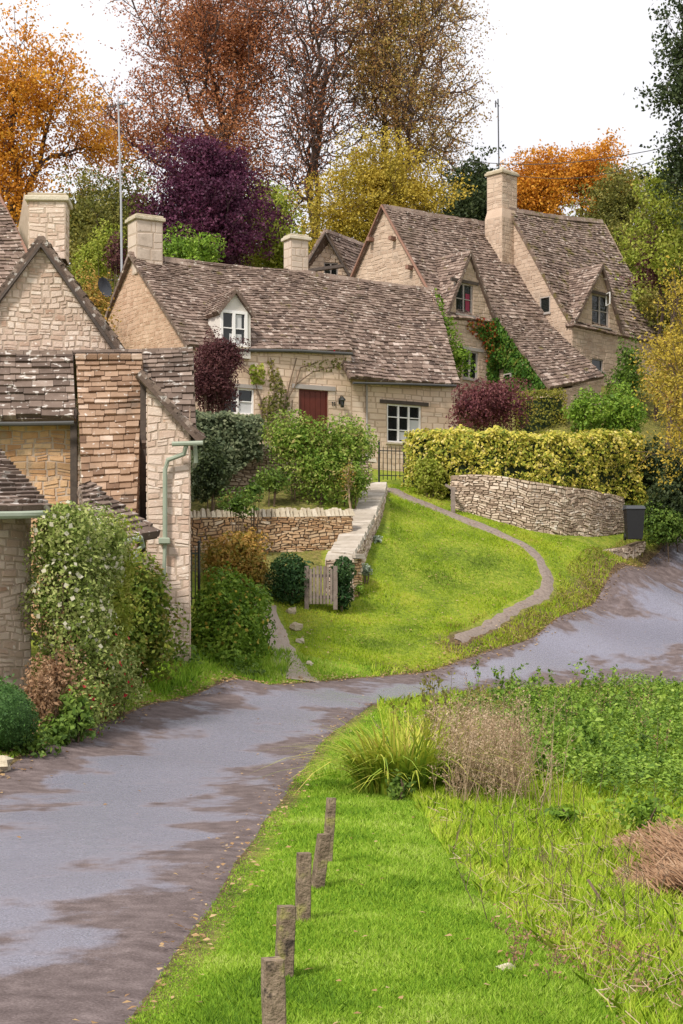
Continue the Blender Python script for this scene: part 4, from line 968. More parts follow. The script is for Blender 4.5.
m_.prism([(x - .24, y - .26, z + .03), (x + .24, y - .26, z + .03), (x + .24, y + .2, z + .03), (x - .24, y + .2, z + .03)], [(x - .3, y - .33, z + 1.0), (x + .3, y - .33, z + 1.0), (x + .3, y + .33, z + 1.0), (x - .3, y + .33, z + 1.0)], .5, 0, True); m_.build('body', M['bin'], t)
m_ = MB(); m_.prism([(x - .33, y - .36, z + 1.0), (x + .33, y - .36, z + 1.0), (x + .33, y + .38, z + 1.0), (x - .33, y + .38, z + 1.0)], [(x - .29, y - .3, z + 1.1), (x + .29, y - .3, z + 1.1), (x + .29, y + .34, z + 1.16), (x - .29, y + .34, z + 1.16)], .5, 0, True)
m_.tube([(x - .3, y + .42, z + 1.05), (x + .3, y + .42, z + 1.05)], .02, 6); m_.build('lid', M['dish'], t)
for sx in (-1, 1): m_ = MB(); m_.tube([(x + sx * .22, y + .25, z + .12), (x + sx * .29, y + .25, z + .12)], .12, 12); m_.build('wheel', M['iron'], t)

# ---- antennas and wires -------------------------------------------------
t = thing('television_antenna', 'tall thin aluminium pole with a small yagi antenna beside the purple tree', 'antenna', K(121, 300, 66))
m_ = MB(); m_.tube([K(122, 300, 66), K(121, 200, 66), K(118, 95, 66)], [.05, .045, .035], 6); m_.build('pole', M['alu'], t)
m_ = MB(); c = K(118, 105, 66); ax = V3(.8, -.5, 0).normalized(); sx = V3(.5, .8, 0)
m_.tube([c - ax * .55, c + ax * .5], .018, 4)
for k in range(9): q = c + ax * (-.5 + k * .12); m_.tube([q - sx * .2 - V3(0, 0, .02), q + sx * .2], .01, 4); m_.tube([q - V3(0, 0, .18), q + V3(0, 0, .12)], .01, 4)
m_.build('yagi', M['dish'], t)
t = thing('television_antenna', 'slim dark mast on the tall chimney of the far right house', 'antenna', K(498, 172, 75.2))
m_ = MB(); m_.tube([K(499, 176, 75.2), K(498, 99, 75.2)], .03, 6); m_.build('pole', M['dish'], t)
m_ = MB(); c = K(497.5, 104, 75.2); m_.tube([c - V3(.08, 0, .15), c - V3(.08, 0, -.15)], .03, 4); m_.tube([c - V3(.1, .3, 0), c + V3(.1, .3, 0)], .02, 4); m_.build('aerial', M['dish'], t)
m_ = MB()
for (a, b, r_) in ((K(420, 156, 82), K(700, 140, 74), .018), (K(501, 174, 75), K(700, 143, 68), .014)):
    pts = [a.lerp(b, k / 12) - V3(0, 0, .7 * math.sin(math.pi * k / 12)) for k in range(13)]; m_.tube(pts, r_, 4)
tag(m_.build('overhead_cable', M['iron'], None, K(501, 174, 75)), 'pair of thin dark overhead cables crossing the white sky beyond the tall chimney', 'cable')

# ---- verge posts --------------------------------------------------------
PL = ['nearest oak post, cut off by the bottom edge of the picture', 'second nearest oak post, with a green-grey face', 'middle oak post of the row of five, leaning slightly left',
      'short oak post leaning right in front of the farthest one', 'farthest slim oak post of the row, overlapped by its neighbour']
PS_ = [(272.5, 7.9, 959, .098, 0, -1.5), (286.5, 9.9, 906, .098, .02, 2), (304, 11.7, 853, .092, 0, 1), (324, 13.2, 834, .09, .1, 7), (331.5, 14.6, 798, .075, .05, 4)]
for (px, d, pyt, w, rz, lean), lab in zip(PS_, PL):
    x = X(px, d); zt = Z(pyt, d); zg = gz(x, d)
    m_ = MB(); L = R(lean); n = 7; sec = []
    for i in range(n):
        z = zg - .15 + (zt - zg + .15) * i / (n - 1); xo = (z - zt) * -math.tan(L) * -1
        k = 1 - .05 * (i == n - 1); wob = [random.uniform(-.0025, .0025) for _ in range(8)]
        ca, sa = math.cos(rz + .25), math.sin(rz + .25); ring = []
        pr = [(-.5, -.42), (-.42, -.5), (.42, -.5), (.5, -.42), (.5, .42), (.42, .5), (-.42, .5), (-.5, .42)]
        for j, (a, b) in enumerate(pr):
            a2, b2 = a * w * k + wob[j], b * w * k + wob[j]; ring.append((x + xo * 1 + a2 * ca - b2 * sa, d + a2 * sa + b2 * ca, z + (.006 * noise.noise(V3(px, j, 0)) if i == n - 1 else 0)))
        sec.append(ring)
    vs = [p for r_ in sec for p in r_]; fs = [(i * 8 + j, i * 8 + (j + 1) % 8, i * 8 + 8 + (j + 1) % 8, i * 8 + 8 + j) for i in range(n - 1) for j in range(8)] + [tuple((n - 1) * 8 + j for j in range(8))]
    m_.add(vs, fs, random.random()); tag(m_.build('wooden_post', M['post'], None, (x, d, zg)), lab, 'post', 'wooden posts along the verge')

# ================================================================= VEGETATION
def unit(n):
    v = rng.normal(size=(n, 3)); return v / np.linalg.norm(v, axis=1)[:, None]
def leaf_quads(c, nrm, size, asp=.55, fold=.0):
    """rhombic leaf for every centre c with normal nrm"""
    n = len(c); a = np.cross(nrm, unit(n)); a /= np.maximum(np.linalg.norm(a, axis=1), 1e-6)[:, None]; b = np.cross(nrm, a)
    s = size[:, None] if np.ndim(size) else size
    return np.stack([c - a * s * .5, c + b * s * asp * .5 + nrm * s * fold, c + a * s * .5, c - b * s * asp * .5 + nrm * s * fold], 1)
def blob_points(n, c, r, shell=.35, lump=.28, k=2.6):
    d = unit(n); ph = rng.uniform(0, 6.28, (6,)); w = rng.normal(0, k, (6, 3))
    m = 1 + lump * np.sin(d @ w.T + ph).sum(1) / 2.2
    u = rng.random(n) ** shell
    p = np.array(c) + d * np.array(r) * (m * u)[:, None]
    return p, d
def pxblob(x0, y0, x1, y1, d, ry=None):
    c = K((x0 + x1) / 2, (y0 + y1) / 2, d); rx = (x1 - x0) / 2 * d / F; rz = (y1 - y0) / 2 * d / F
    return (c.x, c.y, c.z), (rx, ry if ry else min(rx, rz) * .9 + .1, rz)
def shrub(name, label, cat, blobs, dens, leaf, mat, group=None, shell=.3, lump=.3, stems=4, asp=.55, up=.25, core=.6, extra=None, spiky=0):
    """blobs: (x0, y0, x1, y1, depth[, ry]) boxes in the picture; dens leaves per square metre of blob surface"""
    bl = [pxblob(*b) for b in blobs]
    zmin = min(gz(c[0], c[1]) for c, r in bl); c0 = bl[0][0]
    t = thing(name, label, cat, (c0[0], c0[1], min(gz(c0[0], c0[1]), c0[2] - bl[0][1][2])), group)
    ps, ns = [], []
    for c, r in bl:
        area = 4 * math.pi * ((r[0] * r[1]) ** 1.6 / 3 + (r[0] * r[2]) ** 1.6 / 3 + (r[1] * r[2]) ** 1.6 / 3) ** (1 / 1.6)
        n = int(area * dens); p, d = blob_points(n, c, r, shell, lump); ps.append(p); ns.append(d)
    szs = [np.ones(len(q)) for q in ps]
    if core:
        for c, r in bl:
            vol = r[0] * r[1] * r[2]; n = int(min(9000, max(60, 3.2 * core * vol ** (2 / 3) * dens * 1.2))); q, dq = blob_points(n, c, [v * (core + .12) for v in r], .6, .2); ps.append(q); ns.append(dq * .3); szs.append(np.full(n, 1.7))
    sf = np.concatenate(szs)
    p = np.concatenate(ps); d = np.concatenate(ns)
    g = gzn(p[:, 0], p[:, 1]); ok = p[:, 2] > g + .02; p, d, sf = p[ok], d[ok], sf[ok]
    nr = d * .7 + unit(len(p)) * .8 + np.array([0, 0, up]); nr /= np.linalg.norm(nr, axis=1)[:, None]
    sz = leaf * rng.uniform(.6, 1.3, len(p)) * sf
    npmesh('foliage', leaf_quads(p, nr, sz, asp, .08), 4, rng.random(len(p)), M[mat], t)
    m_ = MB()
    for c, r in bl:
        if core > .9: m_.ball(c, [q * .9 for q in r], 16, 12, 0, .3, 1)
        for k in range(stems):
            w = random.random() * 6.28; rr = random.random() * .6
            b0 = V3(c[0] + math.cos(w) * r[0] * .15, c[1] + math.sin(w) * r[1] * .15, gz(c[0], c[1]) - .05)
            b1_ = V3(c[0] + math.cos(w) * r[0] * rr, c[1] + math.sin(w) * r[1] * rr, c[2] + r[2] * random.uniform(.2, .7))
            m2 = MB(); m2.tube([b0, b0.lerp(b1_, .5) + V3(random.uniform(-.05, .05), 0, .05), b1_], [.022, .016, .006], 4); m2.build('stem', M['twig'], t)
    if m_.v: m_.build('inner_foliage', [M['twig'], M[mat]], t)
    if extra:
        for (nm, mt, frac, size) in extra:
            k = int(len(p) * frac); i = rng.choice(len(p), k, replace=False)
            q = p[i] + d[i] * .06; n2 = d[i] + unit(k) * .4; n2 /= np.linalg.norm(n2, axis=1)[:, None]
            npmesh(nm, leaf_quads(q, n2, size * rng.uniform(.7, 1.3, k), .85, .1), 4, rng.random(k), M[mt], t)['kind'] = 'stuff'
    return t

def grow_tree(label, base, blobs, natt, mat, bark='bark', leaves=30, leaf=.18, spread=.45, name='tree', cat='tree', trunk=.3, group=None, shell=.55, fork=.35, lump=.3, flat=.3, minr=.012, droop=0, ivy=None):
    """attractor points in crown blobs, joined by hierarchical branching down to one trunk; leaves round every twig end"""
    t = thing(name, label, cat, tuple(base), group)
    bl = [pxblob(*b) for b in blobs]; vol = [r[0] * r[1] * r[2] for c, r in bl]
    pts = np.concatenate([blob_points(max(4, int(natt * v / sum(vol))), c, r, shell, lump)[0] for (c, r), v in zip(bl, vol)])
    m_ = MB(); b = Vector(base); ends = []
    cen = Vector(pts.mean(0)); zlow = np.percentile(pts[:, 2], 6)
    t0 = b + (Vector((cen.x, cen.y, max(zlow, b.z + .5))) - b) * fork
    t0.z = b.z + (max(zlow, b.z + 1) - b.z) * max(fork, .6)
    m_.tube([b - V3(0, 0, .3), b.lerp(t0, .3) + V3(.05, 0, 0), t0], [trunk * 1.35, trunk, trunk * .85], 8, cap=False)
    N0 = len(pts); ex = .5
    def rad(n): return max(minr, trunk * .85 * (n / N0) ** ex)
    def rec(P, s, dir_, n_par, depth):
        n = len(P)
        if n == 0: return
        if n == 1 or depth > 11:
            for q in P:
                e = Vector(q); mid = s.lerp(e, .5) + V3(0, 0, .08 * (e - s).length); m_.tube([s, mid, e], [rad(1) * 1.2, rad(1), rad(1) * .5], 3, cap=False); ends.append((q, np.array(mid), np.array(s)))
            return
        k = 2 if n < 6 else random.choice((2, 3, 3))
        cs = P[rng.choice(n, k, replace=False)].copy()
        for _ in range(5):
            lab = ((P[:, None] - cs[None]) ** 2).sum(-1).argmin(1)
            for j in range(k):
                if (lab == j).any(): cs[j] = P[lab == j].mean(0)
        for j in range(k):
            Q_ = P[lab == j]
            if len(Q_) == 0: continue
            c = Vector(Q_.mean(0)); L = (c - s).length
            f = .42 if len(Q_) > 3 else .6
            e = s + (c - s) * f; mid = s + (e - s) * .5 + dir_ * L * .07 + Vector(rng.normal(0, .035, 3)) * L
            r0, r1 = rad(len(Q_) * 1.0), rad(len(Q_) * .85)
            m_.tube([s, mid, e], [r0, (r0 + r1) / 2, r1], 6 if r0 > .06 else (4 if r0 > .025 else 3), cap=False)
            rec(Q_, e, (e - mid).normalized(), n, depth + 1)
    rec(pts, t0, V3(0, 0, 1), N0, 0)
    m_.build('trunk', M[bark], t)
    if leaves:
        E_ = np.array([e[0] for e in ends]); Mi = np.array([e[1] for e in ends]); S0 = np.array([e[2] for e in ends])
        k = rng.integers(0, len(E_), len(E_) * leaves); f = rng.random(len(k))[:, None]
        base_ = E_[k] * f + np.where(rng.random((len(k), 1)) < .7, Mi[k], S0[k]) * (1 - f)
        # leaves gather in sprays: a few spray centres round every twig
        sp = rng.normal(0, spread, (len(E_) * 5, 3)); sp[:, 2] *= .7
        off = sp[k * 5 + rng.integers(0, 5, len(k))] + rng.normal(0, spread * .42, (len(k), 3)) * [1, 1, .7]
        p = base_ + off; p[:, 2] -= droop * rng.random(len(p))
        nr = unit(len(p)) + np.array([0, -.2, flat]); nr /= np.linalg.norm(nr, axis=1)[:, None]
        npmesh('crown', leaf_quads(p, nr, leaf * rng.uniform(.6, 1.3, len(p)), .6, .08), 4, rng.random(len(p)), M[mat], t)
    if ivy:
        n = ivy[0]; f = rng.random(n); w = rng.uniform(0, 6.28, n); rr = trunk * rng.uniform(1.0, 2.2, n)
        a = np.array(b); c = np.array(t0)
        p = a + (c - a) * f[:, None] + np.c_[np.cos(w) * rr, np.sin(w) * rr, np.zeros(n)]
        npmesh('ivy', leaf_quads(p, unit(n), .2 * rng.uniform(.6, 1.3, n), .8), 4, rng.random(n), M['ivy_dark'], t)
    return t

def L_(name, *cols, **k):
    n = len(cols); M[name] = mat_leaf(name, [(i / (n - 1), c) for i, c in enumerate(cols)], **k)
L_('leaf_copper', (.16, .05, .025), (.32, .115, .05), (.46, .19, .08), (.56, .29, .14), clump=.45, wn=.6)
L_('leaf_orange', (.32, .11, .015), (.55, .22, .02), (.68, .33, .035), (.60, .40, .06), clump=.45, wn=.6)
L_('leaf_brown', (.18, .09, .05), (.34, .18, .07), (.38, .27, .07), (.24, .23, .05), clump=.45, wn=.6)
L_('leaf_purple', (.035, .01, .022), (.07, .018, .045), (.12, .03, .07), (.16, .05, .09), clump=.45, wn=.6)
L_('leaf_plum', (.04, .015, .02), (.085, .025, .03), (.13, .05, .05), (.20, .10, .08))
L_('leaf_berry', (.06, .015, .025), (.13, .035, .045), (.20, .07, .07), (.28, .13, .12))
L_('leaf_gold', (.20, .17, .02), (.38, .30, .04), (.52, .38, .05), (.56, .44, .10), clump=.45, wn=.6)
L_('leaf_lime', (.13, .18, .02), (.24, .30, .03), (.36, .38, .06), (.42, .42, .10))
L_('leaf_green', (.03, .065, .012), (.075, .14, .02), (.15, .24, .035), (.27, .36, .07))
L_('leaf_bright', (.05, .11, .012), (.12, .22, .02), (.22, .35, .035), (.38, .48, .08))
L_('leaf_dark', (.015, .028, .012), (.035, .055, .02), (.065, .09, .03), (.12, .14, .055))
L_('leaf_olive', (.06, .075, .018), (.13, .14, .03), (.24, .22, .045), (.36, .29, .08), clump=.45, wn=.6)
L_('leaf_box', (.02, .06, .015), (.045, .11, .025), (.08, .17, .04), (.13, .23, .06))
L_('leaf_rosemary', (.045, .07, .035), (.09, .12, .06), (.17, .20, .10), (.32, .34, .2))
L_('leaf_privet', (.07, .12, .015), (.28, .32, .035), (.66, .56, .09), (.82, .70, .36), clump=3.2, wn=.45)
L_('bank_grass', (.10, .09, .025), (.20, .19, .035), (.32, .30, .05), (.40, .28, .12), clump=2.0)
L_('leaf_hedge', (.08, .10, .015), (.16, .17, .02), (.26, .24, .03), (.30, .22, .05), clump=1.5)
L_('leaf_pinkgreen', (.07, .15, .02), (.16, .27, .03), (.30, .38, .07), (.48, .34, .17), clump=2.5)
L_('leaf_autumn', (.10, .12, .02), (.25, .20, .03), (.45, .26, .06), (.55, .30, .12), clump=2.0)
L_('leaf_vine', (.05, .10, .012), (.12, .19, .02), (.24, .27, .04), (.34, .16, .06), clump=2.5)
L_('leaf_clematis', (.06, .10, .02), (.18, .25, .045), (.38, .43, .13), (.54, .52, .24), clump=2.5)
L_('leaf_red', (.12, .015, .01), (.33, .03, .015), (.10, .16, .02), (.4, .05, .02))
L_('ivy_dark', (.012, .04, .012), (.025, .07, .02), (.05, .11, .03), (.09, .16, .05))
L_('ivy_wall', (.03, .09, .012), (.06, .15, .02), (.11, .22, .025), (.22, .12, .03), clump=2.0)
L_('dead_stalk', (.20, .12, .07), (.36, .25, .15), (.52, .39, .26), (.64, .52, .38))
L_('seed_white', (.45, .42, .30), (.6, .57, .45), (.7, .66, .52))
L_('flower_red', (.45, .01, .03), (.6, .02, .05), (.65, .05, .08))
L_('nettle', (.025, .065, .01), (.10, .19, .022), (.25, .38, .045), (.46, .56, .14), clump=2.2, wn=.5)
L_('iris_leaf', (.07, .14, .015), (.19, .30, .025), (.42, .46, .05), (.62, .46, .14), clump=1.5)
L_('grass_near', (.09, .19, .02), (.20, .37, .025), (.37, .54, .05), (.58, .66, .20), clump=.9, wn=.5, trans=.35)
L_('grass_field', (.12, .22, .02), (.29, .45, .025), (.48, .60, .05), (.66, .58, .20), clump=.8, wn=.5, trans=.35)
L_('grass_green', (.09, .15, .015), (.22, .34, .016), (.38, .49, .025), (.52, .48, .08), clump=.45, wn=.65, trans=.3)
L_('fallen', (.22, .11, .05), (.40, .24, .11), (.52, .36, .18), (.6, .46, .28))
L_('bracken', (.18, .09, .05), (.30, .17, .09), (.42, .26, .15), (.5, .36, .24))
L_('sage', (.2, .25, .18), (.3, .36, .27), (.4, .45, .36))

def gb_(px, d): x = X(px, d); return (x, d, gz(x, d))
# ---- trees behind -------------------------------------------------------
grow_tree('orange leaved autumn tree rising behind the far left roof', gb_(15, 84), [(-60, 20, 100, 170, 84), (-40, 120, 60, 250, 83), (60, 110, 135, 190, 86), (-70, 80, 20, 200, 84)], 460, 'leaf_orange', leaves=66, leaf=.17, spread=.55, trunk=.38)
grow_tree('huge copper brown beech with dense rusty leaves behind the thin antenna pole', gb_(242, 100), [(115, -60, 290, 110, 100, 6), (104, 50, 225, 215, 98, 5), (170, -40, 310, 130, 101, 6), (190, 60, 290, 230, 99, 5), (70, 90, 150, 180, 99, 4)], 1400, 'leaf_copper', leaves=44, leaf=.16, spread=.55, trunk=.5, minr=.028)
grow_tree('tall nearly bare tree with ivy clad trunk in the centre of the skyline', gb_(318, 98), [(240, -60, 400, 110, 98, 6), (255, 50, 370, 200, 97, 5), (275, 20, 350, 160, 99, 5), (250, 120, 330, 240, 97, 4)], 1700, 'leaf_copper', leaves=6, leaf=.15, spread=.45, trunk=.42, bark='bark', minr=.028, ivy=(2600, ))
grow_tree('tall tree with olive and brown leaves at the right side of the bare tree', gb_(385, 99), [(330, -50, 480, 90, 99, 6), (350, 40, 484, 150, 98, 6), (330, -30, 420, 150, 100, 6), (380, 110, 478, 200, 98, 4)], 1300, 'leaf_brown', leaves=34, leaf=.15, spread=.5, trunk=.42, minr=.028, ivy=(1200, ))
grow_tree('deep purple leaved tree standing behind the long cottage roof', gb_(205, 80), [(152, 145, 256, 230, 80), (165, 180, 262, 275, 79), (180, 140, 240, 200, 80), (140, 190, 190, 260, 80)], 460, 'leaf_purple', leaves=90, leaf=.16, spread=.42, trunk=.22, shell=.4)
grow_tree('golden yellow birch crowding behind the tall left gable', gb_(370, 88), [(312, 150, 445, 260, 88), (330, 135, 420, 220, 88), (300, 190, 380, 270, 87), (390, 160, 455, 230, 87)], 520, 'leaf_gold', leaves=70, leaf=.15, spread=.42, trunk=.2)
grow_tree('slender yellow green tree beside the purple one', gb_(268, 84), [(246, 180, 292, 260, 84), (250, 220, 300, 280, 83)], 170, 'leaf_lime', leaves=60, leaf=.17, spread=.36, trunk=.12)
grow_tree('dark evergreen tree left of the tall chimney', gb_(470, 92), [(446, 155, 505, 235, 92), (440, 180, 500, 260, 91)], 240, 'leaf_dark', leaves=80, leaf=.2, spread=.42, trunk=.2)
grow_tree('bright orange autumn tree behind the ridge of the far right house', gb_(560, 96), [(520, 150, 580, 215, 96), (555, 145, 625, 205, 96), (500, 165, 560, 230, 95), (590, 165, 640, 230, 96)], 400, 'leaf_orange', leaves=85, leaf=.17, spread=.5, trunk=.25)
grow_tree('tired green tree with brownish tints right of the orange one', gb_(625, 90), [(585, 160, 660, 240, 90), (600, 190, 690, 300, 88), (570, 200, 640, 260, 91)], 340, 'leaf_olive', leaves=85, leaf=.16, spread=.45, trunk=.22)
grow_tree('tall dark tree with heavy leaves running up the right edge', gb_(700, 66), [(662, 10, 755, 140, 66), (668, 100, 770, 230, 66), (668, -40, 755, 60, 66), (645, 75, 695, 108, 66, .8), (660, 130, 700, 180, 66, .8)], 560, 'leaf_dark', leaves=60, leaf=.17, spread=.36, trunk=.3)
grow_tree('pale green tree with whitish leaf clusters under the tall dark tree', gb_(668, 70), [(645, 185, 700, 245, 70), (655, 220, 720, 290, 69), (640, 160, 680, 210, 71)], 190, 'leaf_lime', leaves=50, leaf=.16, spread=.35, trunk=.12)
grow_tree('yellow green pointed tree right of the far right roof', gb_(630, 80), [(610, 225, 645, 330, 80), (600, 270, 660, 350, 78)], 190, 'leaf_lime', leaves=60, leaf=.16, spread=.35, trunk=.1)
grow_tree('small purple tree among the greenery on the right slope', gb_(655, 72), [(640, 235, 690, 290, 72)], 90, 'leaf_plum', leaves=55, leaf=.15, spread=.3, trunk=.08)
grow_tree('dark green yew between the far left chimney and the antenna pole', gb_(90, 82), [(62, 170, 110, 270, 82), (90, 180, 138, 270, 81), (70, 200, 120, 320, 80)], 260, 'leaf_olive', leaves=70, leaf=.16, spread=.42, trunk=.2, lump=.5)
grow_tree('brown tinged bush tree behind the antenna pole', gb_(125, 88), [(100, 180, 160, 260, 88), (60, 190, 110, 250, 90)], 170, 'leaf_olive', leaves=55, leaf=.2, spread=.45, trunk=.12)
# far wood that closes the horizon between the named trees
fw_p = []
for x0 in range(-260, 1000, 42):
    d = 116 + rng.uniform(-6, 10); c, r = pxblob(x0, 215 + rng.uniform(-10, 25), x0 + 80, 350, d, 4); p, dd = blob_points(1700, c, r, .4, .35); fw_p.append(p)
p = np.concatenate(fw_p); tag(npmesh('far_wood', leaf_quads(p, unit(len(p)), .5 * rng.uniform(.6, 1.3, len(p)), .7), 4, rng.random(len(p)), M['leaf_olive'], None, (0, 118, 22)), 'distant olive wood on the hill closing the gaps between trees', 'wood', kind='stuff')

# ---- shrubs behind and between houses -----------------------------------
shrub('shrub', 'fresh green bush showing above the left end of the long cottage ridge', 'shrub', [(158, 228, 200, 275, 72), (185, 230, 224, 275, 71)], 130, .13, 'leaf_bright', core=.7)
shrub('shrub', 'yellow green bush behind the satellite dish', 'shrub', [(72, 235, 122, 290, 70), (90, 225, 125, 262, 69)], 130, .13, 'leaf_lime', core=.7)
shrub('shrub', 'golden brown bush between the stone chimney and the dish', 'shrub', [(72, 268, 118, 340, 67), (60, 300, 110, 370, 60)], 130, .12, 'leaf_autumn', core=.7)
shrub('shrub', 'small purple bush left of the cream chimney', 'shrub', [(104, 232, 130, 280, 68)], 140, .12, 'leaf_plum', core=.7)
for i, (b, mt, lab) in enumerate([((648, 320, 720, 420, 71), 'leaf_gold', 'big golden shrub right of the far right house'), ((630, 260, 720, 340, 76), 'leaf_olive', 'brownish shrub high on the right slope'),
                                  ((655, 330, 730, 440, 66), 'leaf_autumn', 'autumn coloured shrub at the right edge above the hedge')]):
    shrub('shrub', lab, 'shrub', [b], 110, .15, mt, core=.7)
shrub('shrub', 'dark green shrub hiding the right wall of the far right house', 'shrub', [(614, 340, 645, 390, 72.5), (604, 362, 650, 400, 71.5)], 120, .13, 'leaf_green', core=.7)
shrub('climbing_shrub', 'tall light green climber growing against the left corner of the gabled house', 'climbing plant', [(424, 288, 442, 330, 67.5, .4), (430, 310, 455, 350, 67.5, .5), (440, 335, 472, 378, 67.3, .6)], 190, .15, 'leaf_bright', core=.4, shell=.6)
shrub('barberry_bush', 'round wine red bush at the right end of the long cottage', 'shrub', [(447, 384, 500, 432, 59.5), (478, 376, 527, 434, 60.5), (462, 380, 510, 430, 60)], 230, .10, 'leaf_berry', core=.75)
shrub('purple_tree', 'dark purple plum tree in front of the left corner of the long cottage', 'tree', [(188, 334, 236, 405, 54.5, 1.0), (200, 334, 248, 375, 54.5, .8), (188, 345, 226, 415, 54, .8), (200, 360, 238, 410, 54.2, .7)], 520, .085, 'leaf_plum', core=.6, shell=.45, lump=.3, stems=8)

# ---- hedges -------------------------------------------------------------
def hedge(name, label, pts, thick, dens, leaf, mat, lump=.17, cat='hedge', topc=None, up=.4, stemmy=False):
    """pts (x, y, z bottom, z top) along the front edge"""
    pts = np.array(pts, float); seg = np.hypot(*np.diff(pts[:, :2], axis=0).T); s = np.r_[0, np.cumsum(seg)]; Lh = s[-1]
    hgt = (pts[:, 3] - pts[:, 2]).mean(); n = int(Lh * (hgt * 2 + thick) * dens + 2 * hgt * thick * dens)
    u = rng.uniform(-.1, Lh + .1, n); per = hgt * 2 + thick; w = rng.random(n) * per
    end = rng.random(n) < (2 * hgt * thick) / (Lh * per + 2 * hgt * thick); u = np.where(end, np.where(rng.random(n) < .5, 0, Lh), u)
    fy_ = np.where(w < hgt, 0, np.where(w < hgt + thick, w - hgt, thick)); fz = np.where(w < hgt, w / hgt, np.where(w < hgt + thick, 1, (per - w) / hgt))
    fy_ = np.where(end, rng.random(n) * thick, fy_); fz = np.where(end, rng.random(n), fz)
    g = [np.interp(u, s, pts[:, i]) for i in range(4)]; tx = np.interp(u + .1, s, pts[:, 0]) - np.interp(u - .1, s, pts[:, 0]); ty = np.interp(u + .1, s, pts[:, 1]) - np.interp(u - .1, s, pts[:, 1])
    l = np.hypot(tx, ty) + 1e-9; nx_, ny_ = -ty / l, tx / l
    z = g[2] + (g[3] - g[2]) * fz
    bul = lump * 1.0 * (np.sin(u * 2.1) * np.sin(z * 2.7 + u) + .6 * np.sin(u * 5.3 + z * 4)) + rng.normal(0, .07, n) - .25 * (rng.random(n) < .3) * rng.random(n)
    oy = fy_ + np.where(fy_ <= 0, -1, np.where(fy_ >= thick, 1, 0)) * bul
    z = z + np.where((fz >= .99), bul * .6, 0)
    rc = np.where(fz > .7, (fz - .7) ** 2 * 3.2, 0); oy = oy + np.where(fy_ <= 0, rc, 0); z = z - np.where((fz > .99) & (fy_ < .3), (.3 - fy_) * .5, 0); z = z - np.where(fz < .3, rng.random(n) * .22 * (1 + np.sin(u * 3.3)), 0)
    p = np.c_[g[0] + nx_ * oy, g[1] + ny_ * oy, z]
    outn = np.c_[nx_ * np.sign(fy_ - thick / 2), ny_ * np.sign(fy_ - thick / 2), (fz >= .99) * 1.0 + up * .5]
    nr = outn + unit(n) * .8; nr /= np.linalg.norm(nr, axis=1)[:, None]
    o0 = (pts[0, 0], pts[0, 1], pts[0, 2]); t = thing(name, label, cat, o0)
    npmesh('foliage', leaf_quads(p, nr, leaf * rng.uniform(.6, 1.3, n), .65, .08), 4, rng.random(n), M[mat], t)
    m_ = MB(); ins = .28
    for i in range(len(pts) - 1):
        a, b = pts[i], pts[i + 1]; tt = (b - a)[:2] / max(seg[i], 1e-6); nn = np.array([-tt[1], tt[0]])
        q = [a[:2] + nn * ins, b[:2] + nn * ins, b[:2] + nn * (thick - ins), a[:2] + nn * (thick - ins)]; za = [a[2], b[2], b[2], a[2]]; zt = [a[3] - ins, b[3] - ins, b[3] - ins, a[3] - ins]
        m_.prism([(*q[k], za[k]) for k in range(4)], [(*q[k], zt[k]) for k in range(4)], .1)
    m_.build('stem', M['leaf_dark'], t)  # solid dark core, not stems: the hedge's inner shade put into its colour
    return t
hp = [(405, 56.6, 500, 431), (430, 55.6, 505, 430), (455, 55.0, 480, 430), (500, 54.7, 478, 431), (550, 55.3, 487, 433), (600, 56.3, 492, 433), (643, 58, 500, 434)]
hedge('privet_hedge', 'long yellow leaved hedge clipped flat on top of the curved dry stone wall', [(X(a, b), b, Z(c_, b), Z(d_, b)) for a, b, c_, d_ in hp], 1.4, 420, .12, 'leaf_privet')
shrub('shrub', 'yellow green end of the hedge spilling over the path beside the handrail', 'shrub', [(410, 452, 450, 503, 55.3, .5)], 300, .11, 'leaf_lime', core=.6)
hp = [(519, 62, 440, 391), (545, 62, 440, 389), (566, 62.3, 440, 389)]
hedge('box_hedge', 'brownish green clipped hedge block behind the yellow hedge', [(X(a, b), b, Z(c_, b), Z(d_, b)) for a, b, c_, d_ in hp], 1.2, 330, .09, 'leaf_hedge', lump=.03)
shrub('shrub', 'bright green leafy bush between the clipped hedge and the yellow tree', 'shrub', [(563, 388, 610, 440, 61.5), (595, 384, 648, 442, 62)], 210, .12, 'leaf_bright', core=.7)
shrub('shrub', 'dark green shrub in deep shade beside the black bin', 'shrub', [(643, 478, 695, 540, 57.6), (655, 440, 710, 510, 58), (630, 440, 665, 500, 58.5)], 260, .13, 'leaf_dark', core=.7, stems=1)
shrub('shrub', 'leafy green plant at the lane edge right of the black bin', 'shrub', [(640, 505, 692, 545, 57.0, .6), (670, 500, 720, 548, 58, .7)], 300, .12, 'leaf_green', core=.6, stems=1)
grow_tree('weeping yellow leaved tree overhanging the hedge and bin at the right edge', gb_(705, 56), [(648, 335, 740, 430, 54.5, 1.8), (632, 320, 700, 380, 56, 1.4), (645, 400, 740, 470, 54, 1.4), (662, 250, 750, 340, 57, 2)], 460, 'leaf_gold', leaves=20, leaf=.11, spread=.28, trunk=.16, minr=.01, droop=.3, bark='twig')

